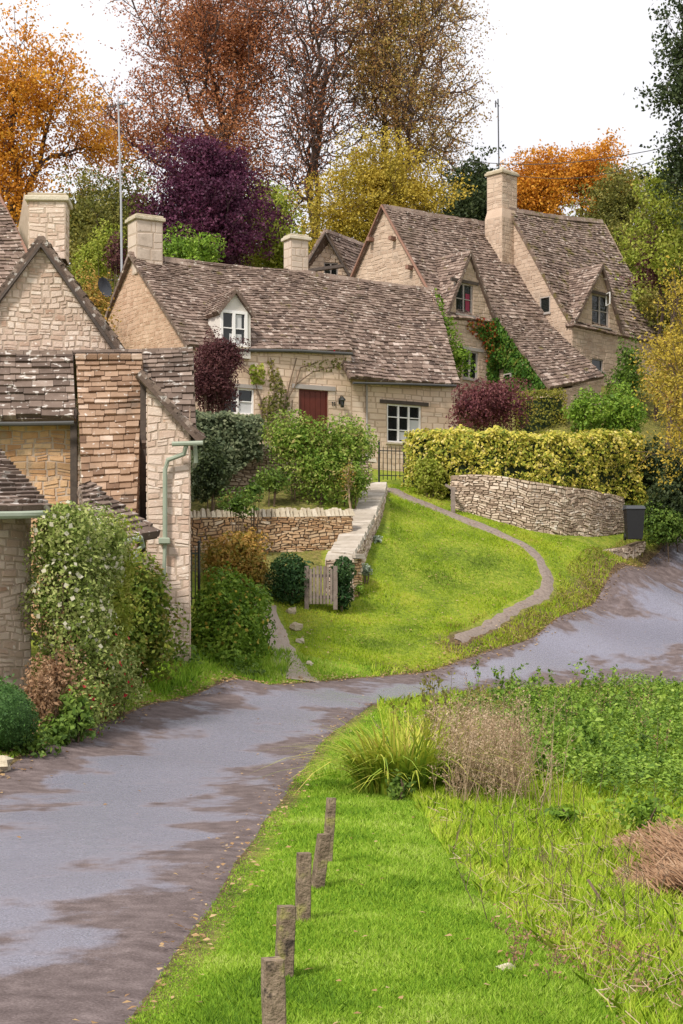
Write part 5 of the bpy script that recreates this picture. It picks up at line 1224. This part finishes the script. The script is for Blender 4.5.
# ---- garden terrace -----------------------------------------------------
shrub('garden_shrub', 'large light green bush with pinkish tips in front of the red door', 'shrub', [(260, 412, 330, 472, 51.2, 1.0), (305, 414, 380, 478, 51.4, 1.0), (285, 440, 350, 500, 51.0, .8), (335, 460, 372, 503, 50.6, .6)], 330, .105, 'leaf_pinkgreen', core=.6, shell=.4)
hedge('rosemary_hedge', 'grey green shaggy hedge with dark drooping side above the upper garden wall', [(X(193, 51), 51, Z(500, 51), Z(409, 51)), (X(228, 51.2), 51.2, Z(480, 51.2), Z(411, 51.2)), (X(262, 51.6), 51.6, Z(450, 51.6), Z(418, 51.6))], 1.3, 420, .12, 'leaf_rosemary', lump=.16)
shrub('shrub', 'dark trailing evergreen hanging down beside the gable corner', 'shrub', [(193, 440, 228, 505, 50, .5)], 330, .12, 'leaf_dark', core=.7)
shrub('shrub', 'small round dark green shrub on the garden terrace', 'shrub', [(253, 466, 290, 494, 50.4, .5)], 380, .08, 'leaf_green', core=.8)
shrub('shrub', 'leafy green plant growing over the upright coping stones', 'shrub', [(218, 488, 258, 520, 46, .4), (240, 480, 266, 502, 46.5, .3)], 200, .12, 'leaf_green', core=.3)
shrub('shrub', 'orange and gold autumn shrub in front of the tan garden wall', 'shrub', [(222, 520, 268, 575, 44.5, .8), (195, 530, 250, 590, 44, .9), (235, 548, 272, 595, 44, .7)], 260, .10, 'leaf_autumn', core=.6, shell=.5)
shrub('shrub', 'big glossy green bush at the foot of the gable corner beside the gravel path', 'shrub', [(192, 570, 256, 650, 38.6, 1.0), (186, 605, 268, 676, 38.0, 1.0), (222, 578, 274, 660, 38.8, .9), (190, 640, 262, 688, 37.4, .7)], 380, .10, 'leaf_bright', core=.72, lump=.2, stems=3, extra=[('yellow_leaf', 'leaf_gold', .03, .09)])
shrub('ivy_bush', 'dense dark ivy mound left of the picket gate', 'ivy', [(268, 553, 312, 606, 43.9, .6)], 520, .09, 'ivy_dark', core=.86, lump=.12, shell=.15)
shrub('ivy_bush', 'narrow dark ivy clump right of the picket gate', 'ivy', [(331, 556, 354, 590, 44.0, .4), (330, 575, 352, 612, 44.0, .4)], 560, .085, 'ivy_dark', core=.82, lump=.15, shell=.15, stems=1)
for (px, py, d, s, mt, lab) in [(366, 570, 46, 7, 'sage', 'pale silvery plant at the foot of the sloping wall'), (357, 590, 45.2, 8, 'leaf_bright', 'small green plant at the lower foot of the sloping wall'),
                                (388, 505, 53.4, 5, 'leaf_green', 'small dark plant at the upper foot of the sloping wall'), (377, 540, 49.2, 5, 'sage', 'greyish tuft midway along the foot of the sloping wall')]:
    shrub('plant', lab, 'plant', [(px - s, py - s, px + s, py + s, d)], 420, .08, mt, core=.5, stems=3)
grow_tree('leafless golden brown young shrub before the light green garden bush', gb_(350, 50.2), [(338, 460, 356, 500, 50.1, .3)], 60, 'leaf_autumn', leaves=5, leaf=.06, spread=.08, trunk=.035, minr=.008, bark='dead_stalk', name='shrub', cat='shrub')

# wall climbers
def climber(name, label, cat, Q, polyuv, n, leaf, mat, off=.08, stems=(), flowers=None):
    us = [p[0] for p in polyuv]; vs = [p[1] for p in polyuv]; t = thing(name, label, cat, Q.P(us[0], vs[0], 0))
    u = rng.uniform(min(us), max(us), n * 3); v = rng.uniform(min(vs), max(vs), n * 3); ok = inpoly(u, v, polyuv); u, v = u[ok][:n], v[ok][:n]
    p = np.array([Q.P(a, b, 0) for a, b in zip(u, v)]); N = np.array(Q.N)
    th = off * (1 + .9 * np.sin(u * 3.1 + v * 2) * np.sin(v * 4.1)) ; p = p + N * (rng.random(len(p)) * th + .03)[:, None]
    nr = N * .9 + unit(len(p)) * .6; nr /= np.linalg.norm(nr, axis=1)[:, None]
    npmesh('foliage', leaf_quads(p, nr, leaf * rng.uniform(.6, 1.3, len(p)), .8, .05), 4, rng.random(len(p)), M[mat], t)
    if stems:
        m_ = MB()
        for st_ in stems: m_.tube([Q.P(a, b, .05) for a, b in st_], [.03 - .022 * i / len(st_) for i in range(len(st_))], 5)
        m_.build('stem', M['twig'], t)
    if flowers:
        mt, pts = flowers; m_ = MB()
        for (a, b, s) in pts: q = Q.P(a, b, .16); m_.ball(q, (s, s, s), 7, 5, .5)
        m_.build('flower', M[mt], t)
    return t
uvp = lambda Q, *pp: [Q.uv(*p) for p in pp]
climber('ivy', 'triangle of green ivy with red edges covering the side of the catslide wing', 'ivy', PW, uvp(PW, (470, 322), (486, 316), (502, 322), (549, 386), (540, 392), (508, 391), (505, 368), (484, 372), (482, 350), (468, 340)), 5200, .13, 'ivy_wall', .2)
climber('ivy', 'upright band of green ivy between the narrow window and the catslide wing', 'ivy', PC, uvp(PC, (476, 330), (492, 318), (502, 326), (504, 395), (486, 390), (486, 352)), 2600, .13, 'ivy_wall', .22)
climber('virginia_creeper', 'bright red creeper left of the green ivy on the gabled house', 'climbing plant', PC, uvp(PC, (465, 321), (478, 317), (492, 320), (489, 345), (484, 362), (478, 340), (466, 332)), 330, .12, 'leaf_red', .3)
climber('climbing_rose', 'sparse rose with thin branching stems trained round the door of the long cottage', 'climbing plant', P1,
        uvp(P1, (266, 362), (274, 360), (282, 385), (290, 410), (286, 440), (262, 440), (258, 405), (270, 390)), 620, .10, 'leaf_olive', .12,
        stems=[uvp(P1, (272, 440), (272, 410), (274, 385), (270, 358)), uvp(P1, (280, 440), (284, 405), (295, 385), (312, 372), (345, 364)), uvp(P1, (284, 405), (290, 380), (296, 358)), uvp(P1, (262, 440), (260, 400), (252, 375), (240, 365)), uvp(P1, (295, 385), (300, 368), (318, 362)), uvp(P1, (276, 440), (290, 420), (292, 400))],
        flowers=('flower_red', [(*P1.uv(331, 352), .09)]))
climber('climbing_rose', 'small yellow green leaf clump above the low white window', 'climbing plant', P1, uvp(P1, (248, 366), (262, 364), (264, 384), (250, 384)), 170, .11, 'leaf_lime', .12)
climber('climbing_rose', 'thin scatter of leaves along the eave right of the dormer', 'climbing plant', P1, uvp(P1, (300, 362), (345, 358), (346, 368), (322, 374), (302, 370)), 90, .09, 'leaf_olive', .1)

# ---- roadside planting in front of the near buildings -------------------
shrub('clematis', 'tall pale green clematis with whitish seed heads on the nearest stone building', 'climbing plant', [(26, 496, 100, 580, 26.7, .7), (24, 545, 112, 660, 26.9, .8), (60, 506, 130, 590, 27.8, .8), (40, 600, 110, 690, 26.8, .6)], 620, .075, 'leaf_clematis', core=.65, lump=.22, stems=3, extra=[('seed_head', 'seed_white', .035, .08)])
shrub('climbing_shrub', 'yellow leaved climber hanging from the low lean-to roof', 'climbing plant', [(92, 512, 134, 600, 28.8, .5), (85, 560, 132, 660, 28.6, .6)], 560, .085, 'leaf_lime', core=.6, stems=3)
shrub('vine_bush', 'green vine bush with reddish leaves standing in front of the drainpipe gable', 'shrub', [(106, 556, 170, 640, 31.0, .8), (112, 595, 176, 678, 31.2, .7), (95, 610, 150, 690, 30.4, .6)], 560, .10, 'leaf_vine', core=.7, stems=3, lump=.2)
shrub('shrub', 'dry brown stemmed shrub at the corner of the nearest stone building', 'shrub', [(28, 635, 82, 730, 25.8, .5), (16, 655, 64, 745, 25.0, .5)], 480, .06, 'bracken', core=.5, shell=.6, stems=8)
shrub('fuchsia', 'fuchsia bush dotted with red flowers at the lane edge', 'shrub', [(75, 636, 130, 722, 27.4, .7), (98, 650, 143, 715, 28.2, .6), (60, 665, 108, 735, 26.2, .6)], 560, .07, 'leaf_clematis', core=.6, shell=.45, stems=3, extra=[('flower', 'flower_red', .03, .06)])
shrub('plant', 'broad leaved dark green plant beside the lane', 'plant', [(56, 692, 94, 742, 25.2, .4), (40, 715, 75, 755, 24.6, .35)], 300, .11, 'leaf_green', core=.6)
shrub('plant', 'low leafy plant growing beneath the clipped ball', 'plant', [(-5, 725, 60, 768, 23.6, .4)], 300, .09, 'leaf_green', core=.5)
shrub('box_ball', 'clipped round evergreen ball at the left edge of the lane', 'shrub', [(-38, 682, 36, 752, 23.4, .55)], 2300, .035, 'leaf_box', core=.93, lump=.05, shell=.06)
grow_tree('thin bare stemmed plant against the nearest building', gb_(52, 26.5), [(30, 590, 80, 660, 26.5, .3)], 60, 'bracken', leaves=4, leaf=.06, spread=.1, trunk=.02, minr=.006, bark='twig', name='plant', cat='plant')
for (a, lab) in (((140, 640, 200, 690, 34.2, .5), 'low green herbs at the foot of the drainpipe gable'), ((200, 668, 276, 690, 36.4, .6), 'low green herbs between the big bush and the lane')):
    shrub('plant', lab, 'plant', [a], 420, .10, 'leaf_green', core=.4, shell=.6, stems=2)

# ---- stones -------------------------------------------------------------
def rock(px, py, r, lab, mt='coping'):
    lo, hi = 6., 70.
    d = np.linspace(8, 60, 800); x = X(px, d); z = gzn(x, d); yy = YH - (z - CZ) * F / d; k = np.abs(yy - py); ok = np.where(k < 3)[0]; i = ok[0] if len(ok) else k.argmin()
    m_ = MB(); m_.ball((x[i], d[i], z[i] + r * .3), (r, r * .8, r * .75), 8, 6, .7, random.random(), 0, random.random() * 20); tag(m_.build('stone', M[mt], None, (x[i], d[i], z[i])), lab, 'stone')
rock(292, 611, .14, 'small upright stone on the green nearest the picket gate'); rock(295, 627, .16, 'rounded pale stone midway down the gravel path edge'); rock(300, 640, .12, 'flat pale stone below the rounded one beside the gravel path')
rock(309, 662, .09, 'tiny flat stone low on the green near the lane'); rock(-2, 768, .2, 'pale boulder under the clipped ball at the left edge'); rock(505, 972, .06, 'half buried stone in the mossy edge of the lawn')

# ---- grasses ------------------------------------------------------------
def blades(name, label, x, y, h, w, mat, lean=.35, mid=True, z=None, kind='stuff', cat='grass'):
    n = len(x); z = gzn(x, y) - .01 if z is None else z; a = rng.uniform(0, 6.28, n); b = rng.uniform(0, 6.28, n); l = np.minimum(np.abs(rng.normal(0, lean, n)), 1.0) * h
    sx, sy = np.cos(a) * w / 2, np.sin(a) * w / 2; dx, dy = np.cos(b) * l, np.sin(b) * l
    B = np.c_[x, y, z]; s = np.c_[sx, sy, np.zeros(n)]
    m1 = B + np.c_[dx * .35, dy * .35, h * .6]; tp = B + np.c_[dx, dy, h * rng.uniform(.85, 1.05, n)]
    r = rng.random(n)
    v = np.stack([B - s, B + s, m1 + s * .7, tp, m1 - s * .7], 1)
    return tag(npmesh(name, v, 5, r, M[mat], None, (float(np.mean(x)), float(np.mean(y)), float(np.mean(z)))), label, cat, kind=kind)
def scatter(n, x0, x1, y0, y1, power=1.6):
    """more blades per square metre close by"""
    k = rng.random(n); y = (y0 ** (1 - power) + k * (y1 ** (1 - power) - y0 ** (1 - power))) ** (1 / (1 - power)) if power != 1 else y0 + k * (y1 - y0)
    return rng.uniform(x0, x1, n), y
def edge_x(y): return np.interp(y, EDGE[::-1, 1], EDGE[::-1, 0])
def on_road(x, y): return inpoly(x, y, ROADPOLY)
def patchy(x, y, s=1.0): return np.sin(x * 1.7 * s + 1.3 * np.sin(y * 1.1 * s)) * np.sin(y * 1.4 * s + np.sin(x * 2.3 * s))
# lawn verge
x, y = scatter(440000, -1.2, 2.0, 7, 40, 2.1); ok = (~on_road(x, y) | (dist_pl(x, y, RR_[::4]) < .09 * rng.random(len(x)))) & (x < edge_x(y) + rng.normal(0, .06, len(x)) + (y > 23) * 0.5) & (np.abs((x) / y) < .22)
x, y = x[ok], y[ok]; ed = np.clip(dist_pl(x, y, RR_[::4]) / .35, .35, 1)
blades('lawn_grass', 'short bright green mown grass on the verge around the wooden posts', x, y, (.055 + .02 * patchy(x, y)) * rng.uniform(.5, 1.4, len(x)) * ed, .005 + .00045 * y, 'grass_near', .5)
# low field
x, y = scatter(430000, -1, 11.5, 7.5, 40, 1.7); ok = ~on_road(x, y) & (x > edge_x(y) - .05) & (x / y < .30) & (patchy(x, y, 2.2) > -1.0 + .5 * rng.random(len(x)) * (y < 22)); x, y = x[ok], y[ok]
blades('field_grass', 'rough yellow green grass in the low field right of the lawn', x, y, (.11 + .05 * patchy(x, y, 1.5)) * rng.uniform(.4, 1.6, len(x)), .006 + .0005 * y, 'grass_field', .55)
# village green and far verges
x, y = scatter(240000, -3, 13, 40, 57, 1.0)
ok = ~on_road(x, y) & (dist_pl(x, y, WALK) > .27) & (dist_pl(x, y, GRAV) > .42) & ~((x < X(352, y)) & (y > 44.2)) & ~((x < X(390, y)) & (y > 50)) & ~((x > X(455, y)) & (y > 54.2)) & (x < X(655, y)) & (x > X(262, y)); x, y = x[ok], y[ok]
bank = np.clip(1 - dist_pl(x, y, bankpl) / 1.1, 0, 1); kp = rng.random(len(x)) > bank * .55; x, y, bank = x[kp], y[kp], bank[kp]
blades('green_grass', 'short sunlit yellow green turf of the sloping village green', x, y, (.05 + .02 * patchy(x, y) + .05 * bank) * rng.uniform(.5, 1.4, len(x)), .02, 'grass_green', .5)
# bank tufts
x, y = scatter(26000, 2.5, 10, 43.5, 57, 1.0); ok = ~on_road(x, y) & (dist_pl(x, y, bankpl) < .8) & (dist_pl(x, y, WALK) > .3) & (patchy(x, y, 2.5) > -.1); x, y = x[ok], y[ok]
blades('bank_grass', 'rough olive brown tufts on the steep bank above the lane', x, y, .11 * rng.uniform(.4, 1.5, len(x)), .025, 'bank_grass', .6)
# verge at the left
x, y = scatter(90000, -6.5, -1.2, 22, 44, 1.3); dl = dist_pl(x, y, RL_[::4]); ok = ~on_road(x, y) & (dl < 2.2) & ~((x > X(262, y)) & (y > 40)); x, y, dl = x[ok], y[ok], dl[ok]
blades('verge_grass', 'strip of bright green grass along the left edge of the lane', x, y, .15 * rng.uniform(.4, 1.5, len(x)) * np.clip(dl / .4, .4, 1), .02, 'grass_near', .5)
# grass at the foot of each post
for (px, d, pyt, w, rz, lean) in PS_: pass
# iris clump: long arching leaves
def clump(name, label, cx, cy, rad, n, hmin, hmax, w, mat, arch=.6, cat='plant', seg=6):
    vs = []; rn = []
    t = thing(name, label, cat, (cx, cy, gz(cx, cy)))
    for i in range(n):
        a = random.random() * 6.28; r = rad * math.sqrt(random.random()); x, y = cx + math.cos(a) * r, cy + math.sin(a) * r * .8; z = gz(x, y) - .02
        h = random.uniform(hmin, hmax); b = a + random.gauss(0, .7); ar = arch * random.uniform(.2, 1.3) * (.3 + r / rad); prev = None; rr = random.random()
        sx, sy = -math.sin(b) * w / 2, math.cos(b) * w / 2
        for k in range(seg + 1):
            f = k / seg; out = ar * h * f ** 2; zz = z + h * (f - .45 * ar * f ** 3); q = (1 - f ** 2.2)
            c = (x + math.cos(b) * out, y + math.sin(b) * out, zz); cur = ((c[0] - sx * q, c[1] - sy * q, zz), (c[0] + sx * q, c[1] + sy * q, zz))
            if prev: vs.append([prev[0], prev[1], cur[1], cur[0]]); rn.append(min(1, rr * .7 + .45 * f * f))
            prev = cur
    npmesh('foliage', np.array(vs), 4, np.array(rn), M[mat], t); return t
clump('iris_clump', 'large clump of long arching green and yellow strap leaves at the bend of the lane', X(406, 21), 21, .6, 640, .6, 1.3, .038, 'iris_leaf', 1.15)
clump('iris_clump', 'upright green strap leaves just behind the large arching clump', X(440, 23), 23, .4, 260, .8, 1.3, .034, 'iris_leaf', .7)
clump('grass_tussock', 'smaller yellowing strap leaf tuft at the left foot of the big clump', X(378, 22.5), 22.5, .3, 160, .5, .85, .022, 'iris_leaf', .9)
clump('grass_tussock', 'tuft of longer lawn grass beside the lane opposite the big clump', X(333, 22.8), 22.8, .25, 120, .15, .3, .02, 'grass_near', .8)
# dry brown stalk patch: thin branching stems with seed tufts
def stalks(name, label, n, x0, x1, y0, y1, hmin, hmax, mat, leafn, leaf, group=None, cond=None, cat='plant', bark=None, wid=.006, tops=.5):
    m_ = MB(); ps = []; mid_ = ((x0 + x1) / 2, (y0 + y1) / 2, gz((x0 + x1) / 2, (y0 + y1) / 2))
    for i in range(n):
        y = random.uniform(y0, y1); x = random.uniform(x0, x1); z = gz(x, y)
        if x / y > .21: continue
        h = random.uniform(hmin, hmax); le = V3(random.gauss(0, .18), random.gauss(0, .18), 1) * h; b = V3(x, y, z)
        p1 = b + le * .5 + V3(random.gauss(0, .02), 0, 0); p2 = b + le; m_.tube([b, p1, p2], [wid, wid * .8, wid * .4], 3, cap=False)
        for k in range(3):
            f = random.uniform(.4, .95); q = b + le * f; e = q + V3(random.gauss(0, .12), random.gauss(0, .12), random.uniform(.05, .2)) * h; m_.tube([q, e], [wid * .6, wid * .3], 3, cap=False)
            for l_ in range(leafn): g = random.random(); ps.append(q.lerp(e, g) + V3(*rng.normal(0, .03, 3)))
        for l_ in range(leafn * 2): g = random.uniform(tops, 1); ps.append(b + le * g + V3(*rng.normal(0, .035, 3)))
    if ps:
        p = np.array(ps); q = leaf_quads(p, unit(len(p)), leaf * rng.uniform(.5, 1.4, len(p)), .6)
        for k in range(len(q)): m_.add(q[k], [(0, 1, 2, 3)], random.random(), 1)
    return tag(m_.build(name, [M[bark or mat], M[mat]], None, mid_), label, 'plants', kind='stuff')
stalks('dry_plants', 'mass of dry pinkish brown seeding stalks right of the strap leaf clump', 230, X(440, 21), X(518, 21), 19.6, 22.8, .3, 1.2, 'dead_stalk', 12, .03, wid=.004, tops=.25)
stalks('dry_plants', 'loose straw coloured grass stems around the dry stalk mass', 130, X(430, 20.5), X(545, 20.5), 18.5, 24, .5, 1.35, 'dead_stalk', 3, .03, wid=.004, tops=.7)
stalks('dry_plants', 'dark tall willowherb stems with narrow leaves in front of the lane junction', 26, X(425, 23), X(490, 23), 22.6, 24, 1.0, 1.55, 'leaf_olive', 6, .06, bark='twig')
stalks('dry_plants', 'thin reddish dead stems standing in the low field by the lawn edge', 60, .95, 2.6, 11.5, 17, .15, .5, 'twig', 0, .02, bark='twig', wid=.004)
stalks('dry_plants', 'sparse dark dead stems scattered over the right part of the low field', 50, 2.0, 3.9, 11, 20, .2, .6, 'twig', 0, .02, bark='twig', wid=.004)
stalks('dry_plants', 'crumpled brown dock plants at the bottom right corner', 45, 1.45, 2.4, 9.3, 11.8, .05, .25, 'bracken', 6, .022, bark='twig')
stalks('dry_plants', 'dry brown litter plants beside the half buried stone', 30, 1.05, 1.6, 9.8, 12, .04, .16, 'bracken', 7, .022, bark='twig')
# nettle bed
def nettles(n):
    x = rng.uniform(2.2, 11.5, n); y = rng.uniform(19.5, 40.6, n); ok = ~on_road(x, y) & (dist_pl(x, y, RR_[::4]) > .5) & (x > 2.1 + .25 * np.sin(y)) & (x / y < .28) & (patchy(x, y, 1.3) > -.5 - .3 * rng.random(n)) & (x > 2.4 + np.clip(24 - y, 0, 5) * .25); x, y = x[ok], y[ok]
    ps = []; rs = []; h = (.28 + .16 * patchy(x, y, .6) + .12 * patchy(x, y, 2.7) + .16 * rng.random(len(x))) * np.clip(dist_pl(x, y, RR_[::4]) / 1.4, .4, 1)
    k = 13
    X0 = np.repeat(x, k); Y0 = np.repeat(y, k); H0 = np.repeat(h, k); f = np.tile(np.linspace(.3, 1, k), len(x)); a = rng.uniform(0, 6.28, len(X0)); r = .09 * (1.25 - f) + .02
    p = np.c_[X0 + np.cos(a) * r, Y0 + np.sin(a) * r, gzn(X0, Y0) + H0 * f]; nr = np.c_[np.cos(a) * .6, np.sin(a) * .6, np.ones(len(a))] + unit(len(a)) * .45; nr /= np.linalg.norm(nr, axis=1)[:, None]
    return tag(npmesh('nettles', leaf_quads(p, nr, .07 * rng.uniform(.5, 1.4, len(p)), .5, .06), 4, np.repeat(rng.random(len(x)), k) * .5 + rng.random(len(p)) * .5, M['nettle'], None, (4, 30, 0)), 'dense bed of bright green nettles filling the field up to the lane', 'plants', kind='stuff')
nettles(11500)
stalks('tall_weeds', 'taller leafy weeds standing out of the nettle bed', 120, 2.6, 7.5, 22, 39, .5, .95, 'nettle', 9, .085, bark='leaf_green', tops=.2, cond=1)
stalks('dry_plants', 'thin brown seeding stems scattered through the nettle bed', 45, 2.6, 7, 24, 38, .6, 1.0, 'bracken', 3, .035, bark='twig')
shrub('plant', 'small leafy green plant under the strap leaf clump', 'plant', [(385, 772, 412, 802, 19.6, .15)], 300, .08, 'leaf_green', core=.3)
for k_, (a, lab) in enumerate([((600, 790, 683, 830, 17.5, .5), 'leafy green weeds above the dead bracken heap'), ((540, 800, 590, 830, 18, .3), 'small patch of leafy weeds left of the dead bracken heap')]):
    shrub('plant', lab, 'plant', [a], 260, .07, 'leaf_bright', core=.2, shell=.7, stems=2)
# bracken heap
def bracken():
    t = thing('bracken_heap', 'flattened heap of dead reddish brown bracken at the right edge', 'plant', (X(665, 15.5), 15.5, gz(X(665, 15.5), 15.5)))
    n = 5200; d = rng.uniform(14.2, 17, n); x = X(rng.uniform(612, 740, n), d); hh = .28 * np.clip((x - X(610, d)) / .5, 0, 1) * rng.random(n); z = gzn(x, d) + hh
    a = rng.normal(-.9, .45, n); l = rng.uniform(.08, .3, n); dr = np.c_[np.cos(a) * l, -np.abs(np.sin(a)) * l, -.35 * l]; w = np.c_[-np.sin(a), np.cos(a), np.zeros(n)] * .007
    b = np.c_[x, d, z + .05]; npmesh('foliage', np.stack([b - w, b + w, b + dr + w, b + dr - w], 1), 4, rng.random(n), M['bracken'], t)
bracken()
m_ = MB(); m_.tube([K(588, 880, 13.6), K(604, 905, 13.3), K(624, 943, 12.9)], [.012, .011, .006], 5); m_.tube([K(624, 943, 12.9), K(634, 930, 13.1)], [.007, .004], 4); tag(m_.build('stick', M['twig'], None, K(604, 945, 13)), 'thin dark curved stick leaning in the low field', 'stick')
m_ = MB(); m_.tube([K(540, 940, 11.8), K(575, 946, 11.9), K(608, 953, 12)], [.008, .008, .004], 5); tag(m_.build('stick', M['twig'], None, K(575, 950, 12)), 'thin stick lying flat across the grass near the bottom right', 'stick')
# straw and moss in the low field
x, y = scatter(3000, .9, 4.2, 8.5, 19, 1.5); ok = (x > edge_x(y) - .1) & (x / y < .215) & (patchy(x, y, 1.3) + .5 * rng.random(len(x)) > .15); x, y = x[ok], y[ok]
a = rng.uniform(0, 3.14, len(x)); l = rng.uniform(.02, .07, len(x)); z = gzn(x, y) + rng.uniform(.03, .13, len(x)); dx, dy = np.cos(a) * l, np.sin(a) * l; wv = .002; rz_ = rng.uniform(-.03, .09, len(x))
v = np.stack([np.c_[x - dx, y - dy, z], np.c_[x - dx + wv, y - dy + wv, z + .004], np.c_[x + dx + wv, y + dy + wv, z + .004 + rz_], np.c_[x + dx, y + dy, z + rz_]], 1)
tag(npmesh('straw', v, 4, rng.random(len(x)), M['dead_stalk'], None, (2, 12, 0)), 'dead straw lying in patches over the low field', 'straw', kind='stuff')
x, y = scatter(5000, .8, 3.2, 8.6, 13.5, 1.2); ok = (np.abs(x - edge_x(y) - .05) < .1 + .1 * rng.random(len(x))) | ((y < 11.2 + .5 * np.sin(x * 5)) & (y > 9.6) & (x > 1.35) & (patchy(x, y, 3) > .05)); x, y = x[ok], y[ok]
tag(npmesh('plant_litter', leaf_quads(np.c_[x, y, gzn(x, y) + rng.uniform(.01, .1, len(x))], unit(len(x)), .028 * rng.uniform(.5, 1.5, len(x)), .5), 4, rng.random(len(x)), M['bracken'], None, (2, 11, 0)), 'crumbled brown plant litter along the lawn edge', 'litter', kind='stuff')
# fallen leaves
def fallen(n, x, y, size, label, dz=.03, name='fallen_leaves'):
    z = gzn(x, y) + dz + rng.random(len(x)) * .02; nr = unit(len(x)) * .35 + np.array([0, 0, 1.0]); nr /= np.linalg.norm(nr, axis=1)[:, None]
    return tag(npmesh(name, leaf_quads(np.c_[x, y, z], nr, size * rng.uniform(.5, 1.3, len(x)), .7, .1), 4, rng.random(len(x)), M['fallen'], None, (float(x.mean()), float(y.mean()), 0)), label, 'leaves', kind='stuff')
def along(pl, n, sg, off=0):
    k = rng.uniform(0, len(pl) - 1.001, n); i = k.astype(int); f = (k - i)[:, None]; p = pl[i] * (1 - f) + pl[i + 1] * f; d = pl[np.minimum(i + 1, len(pl) - 1)] - pl[i]; l = np.hypot(*d.T) + 1e-9
    nn = np.c_[-d[:, 1], d[:, 0]] / l[:, None]; p = p + nn * (rng.normal(0, sg, n) + off)[:, None]; return p[:, 0], p[:, 1]
x, y = along(RL_, 3600, .2, .05); fallen(0, x, y, .075, 'brown fallen leaves gathered along the far edge of the lane', .035)
x, y = along(RR_, 1100, .16, 0); fallen(0, x, y, .05, 'scattered fallen leaves along the near edge of the lane', .035)
x, y = along(RR_ * .5 + RL_ * .5, 130, 1.3); fallen(0, x, y, .045, 'a few pale leaves lying on the wet lane', .035)
x, y = scatter(2000, -2, 9, 40.5, 56, 1); ok = ~on_road(x, y) & (x > X(265, y)) & (x < X(640, y)) & ~((x < X(385, y)) & (y > 46)); fallen(0, x[ok], y[ok], .075, 'yellow and brown leaves sprinkled over the village green', .06)
x, y = scatter(60, -.6, 1.2, 8, 22, 1.3); fallen(0, x, y, .05, 'a few dry leaves on the mown verge', .05)
for _o in list(bpy.data.objects):
    if _o.type == 'MESH' and _o.parent is None and not _o.get('kind') and not _o.get('label'): print('UNLABELLED', _o.name)
